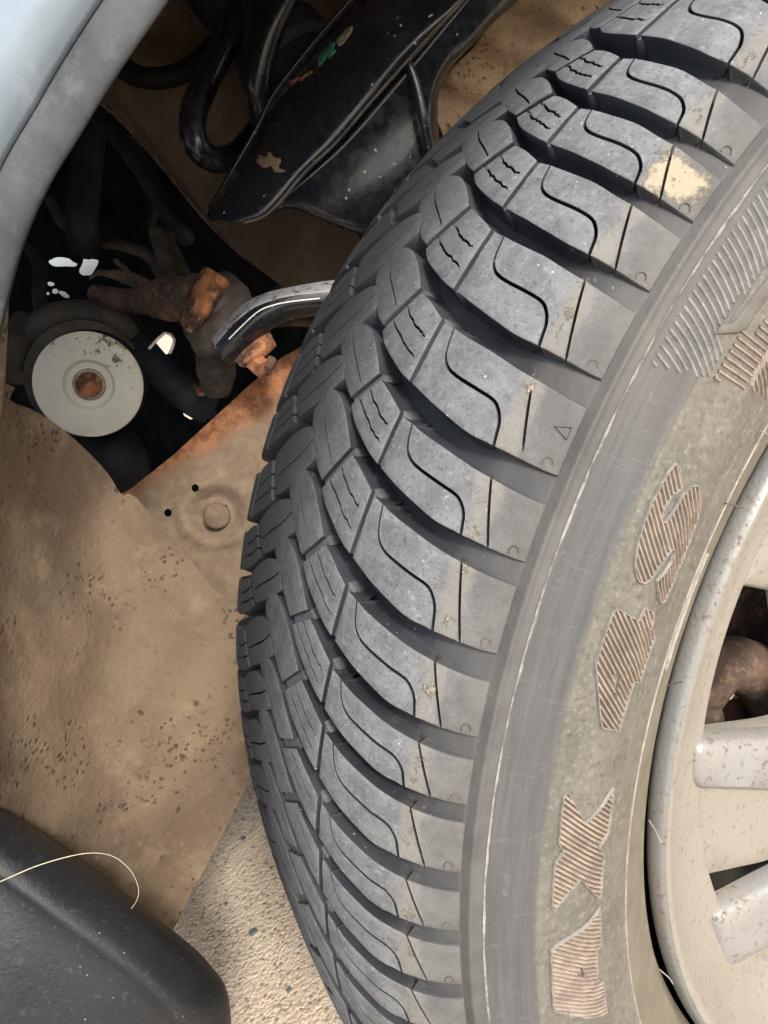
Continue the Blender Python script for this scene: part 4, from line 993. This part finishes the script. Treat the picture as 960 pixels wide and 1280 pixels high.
hose('lower_hose', [(150, 400, .68), (178, 440, .66), (205, 470, .65), (235, 495, .65), (262, 512, .66)], .0145, m_hose, 'dark green-black hose running from the pulley down to the right', 'hose')
hose('void_block', [(118, 545, .68), (140, 565, .67), (155, 590, .67), (160, 625, .68)], [.024, .026, .024, .016], m_dark, 'black block filling the dark void under the pale pulley', 'rubber mount', seg=20)  # dark block filling the void below the pulley
hose('wing_band', [(140, 70, .63), (165, 92, .625), (200, 98, .622), (240, 84, .622), (275, 50, .625)], .0105, m_dark, 'dark curved band lying across the upper brown panel beside the fender edge', 'hose', flat=.8)  # flattened dark tube forming a curved band across the panel
hose('engine_bracket', [(30, 430, .66), (60, 402, .65), (100, 392, .65), (140, 400, .65), (165, 425, .66)], [.012, .014, .012, .013, .011], m_barrel, 'grimy curved engine bracket arching over the pale pulley', 'bracket')
hose('engine_bracket', [(15, 470, .64), (22, 430, .65), (34, 400, .66)], [.016, .015, .012], m_barrel, 'short grimy block at the left edge beside the pale pulley', 'bracket')
hose('bonnet_latch', [(112, 348, .72), (122, 341, .71), (135, 342, .70), (152, 345, .70), (172, 352, .69), (186, 362, .68)], [.002, .003, .0035, .006, .007, .007], m_rustt, 'bent brown metal bracket under the bright gaps at left', 'bracket', flat=.5)
hose('heat_clip', [(145, 326, .72), (158, 338, .71), (172, 356, .70)], .0028, m_rustt, 'small thin tan strip of metal beside the bright gaps', 'metal strip')
hose('clip_frame', [(186, 436, .63), (206, 416, .63), (218, 425, .63), (212, 442, .63)], .0012, m_white, 'small bright metal clip frame right of the pulley', 'clip', smoothn=2, seg=8)
hose('wiring_loom', [(62, 250, .86), (80, 280, .84), (112, 300, .82), (150, 306, .80), (185, 320, .79), (205, 350, .79)], .006, m_conduit, 'thin taped wiring loom crossing the dark opening below the thick hose', 'cable')
hose('coolant_pipe', [(30, 300, .90), (48, 330, .88), (50, 380, .86), (70, 410, .84), (120, 412, .82)], .008, m_hood2, 'narrow dim metal pipe bending down behind the bright gaps', 'pipe')
hose('coolant_pipe', [(165, 170, .88), (190, 250, .86), (185, 300, .84), (215, 345, .82)], .007, m_hood2, 'narrow dim metal pipe running straight down behind the diagonal hose', 'pipe')
hose('stay_bracket', [(215, 455, .72), (232, 470, .71), (250, 505, .70), (268, 520, .70)], .006, m_hood2, 'dim flat stay behind the lower hose beside the rusty rail edge', 'bracket', flat=.4)
hose('ball_joint_boot', [(262, 440, .60), (270, 462, .60), (272, 492, .61)], [.012, .016, .010], m_boot, 'dusty black rubber boot hanging below the tie rod joint', 'rubber boot', seg=18)
hose('rust_nub', [(247, 484, .63), (252, 489, .62)], .0045, m_rust, 'tiny orange rusty stub below the tie rod boot', 'bolt', smoothn=2, seg=8)
hose('engine_block', [(20, 250, .95), (60, 330, .94), (60, 420, .93), (120, 520, .93)], [.05, .06, .055, .05], m_hood, 'dark mass of the engine deep behind the pulley', 'engine') if False else None
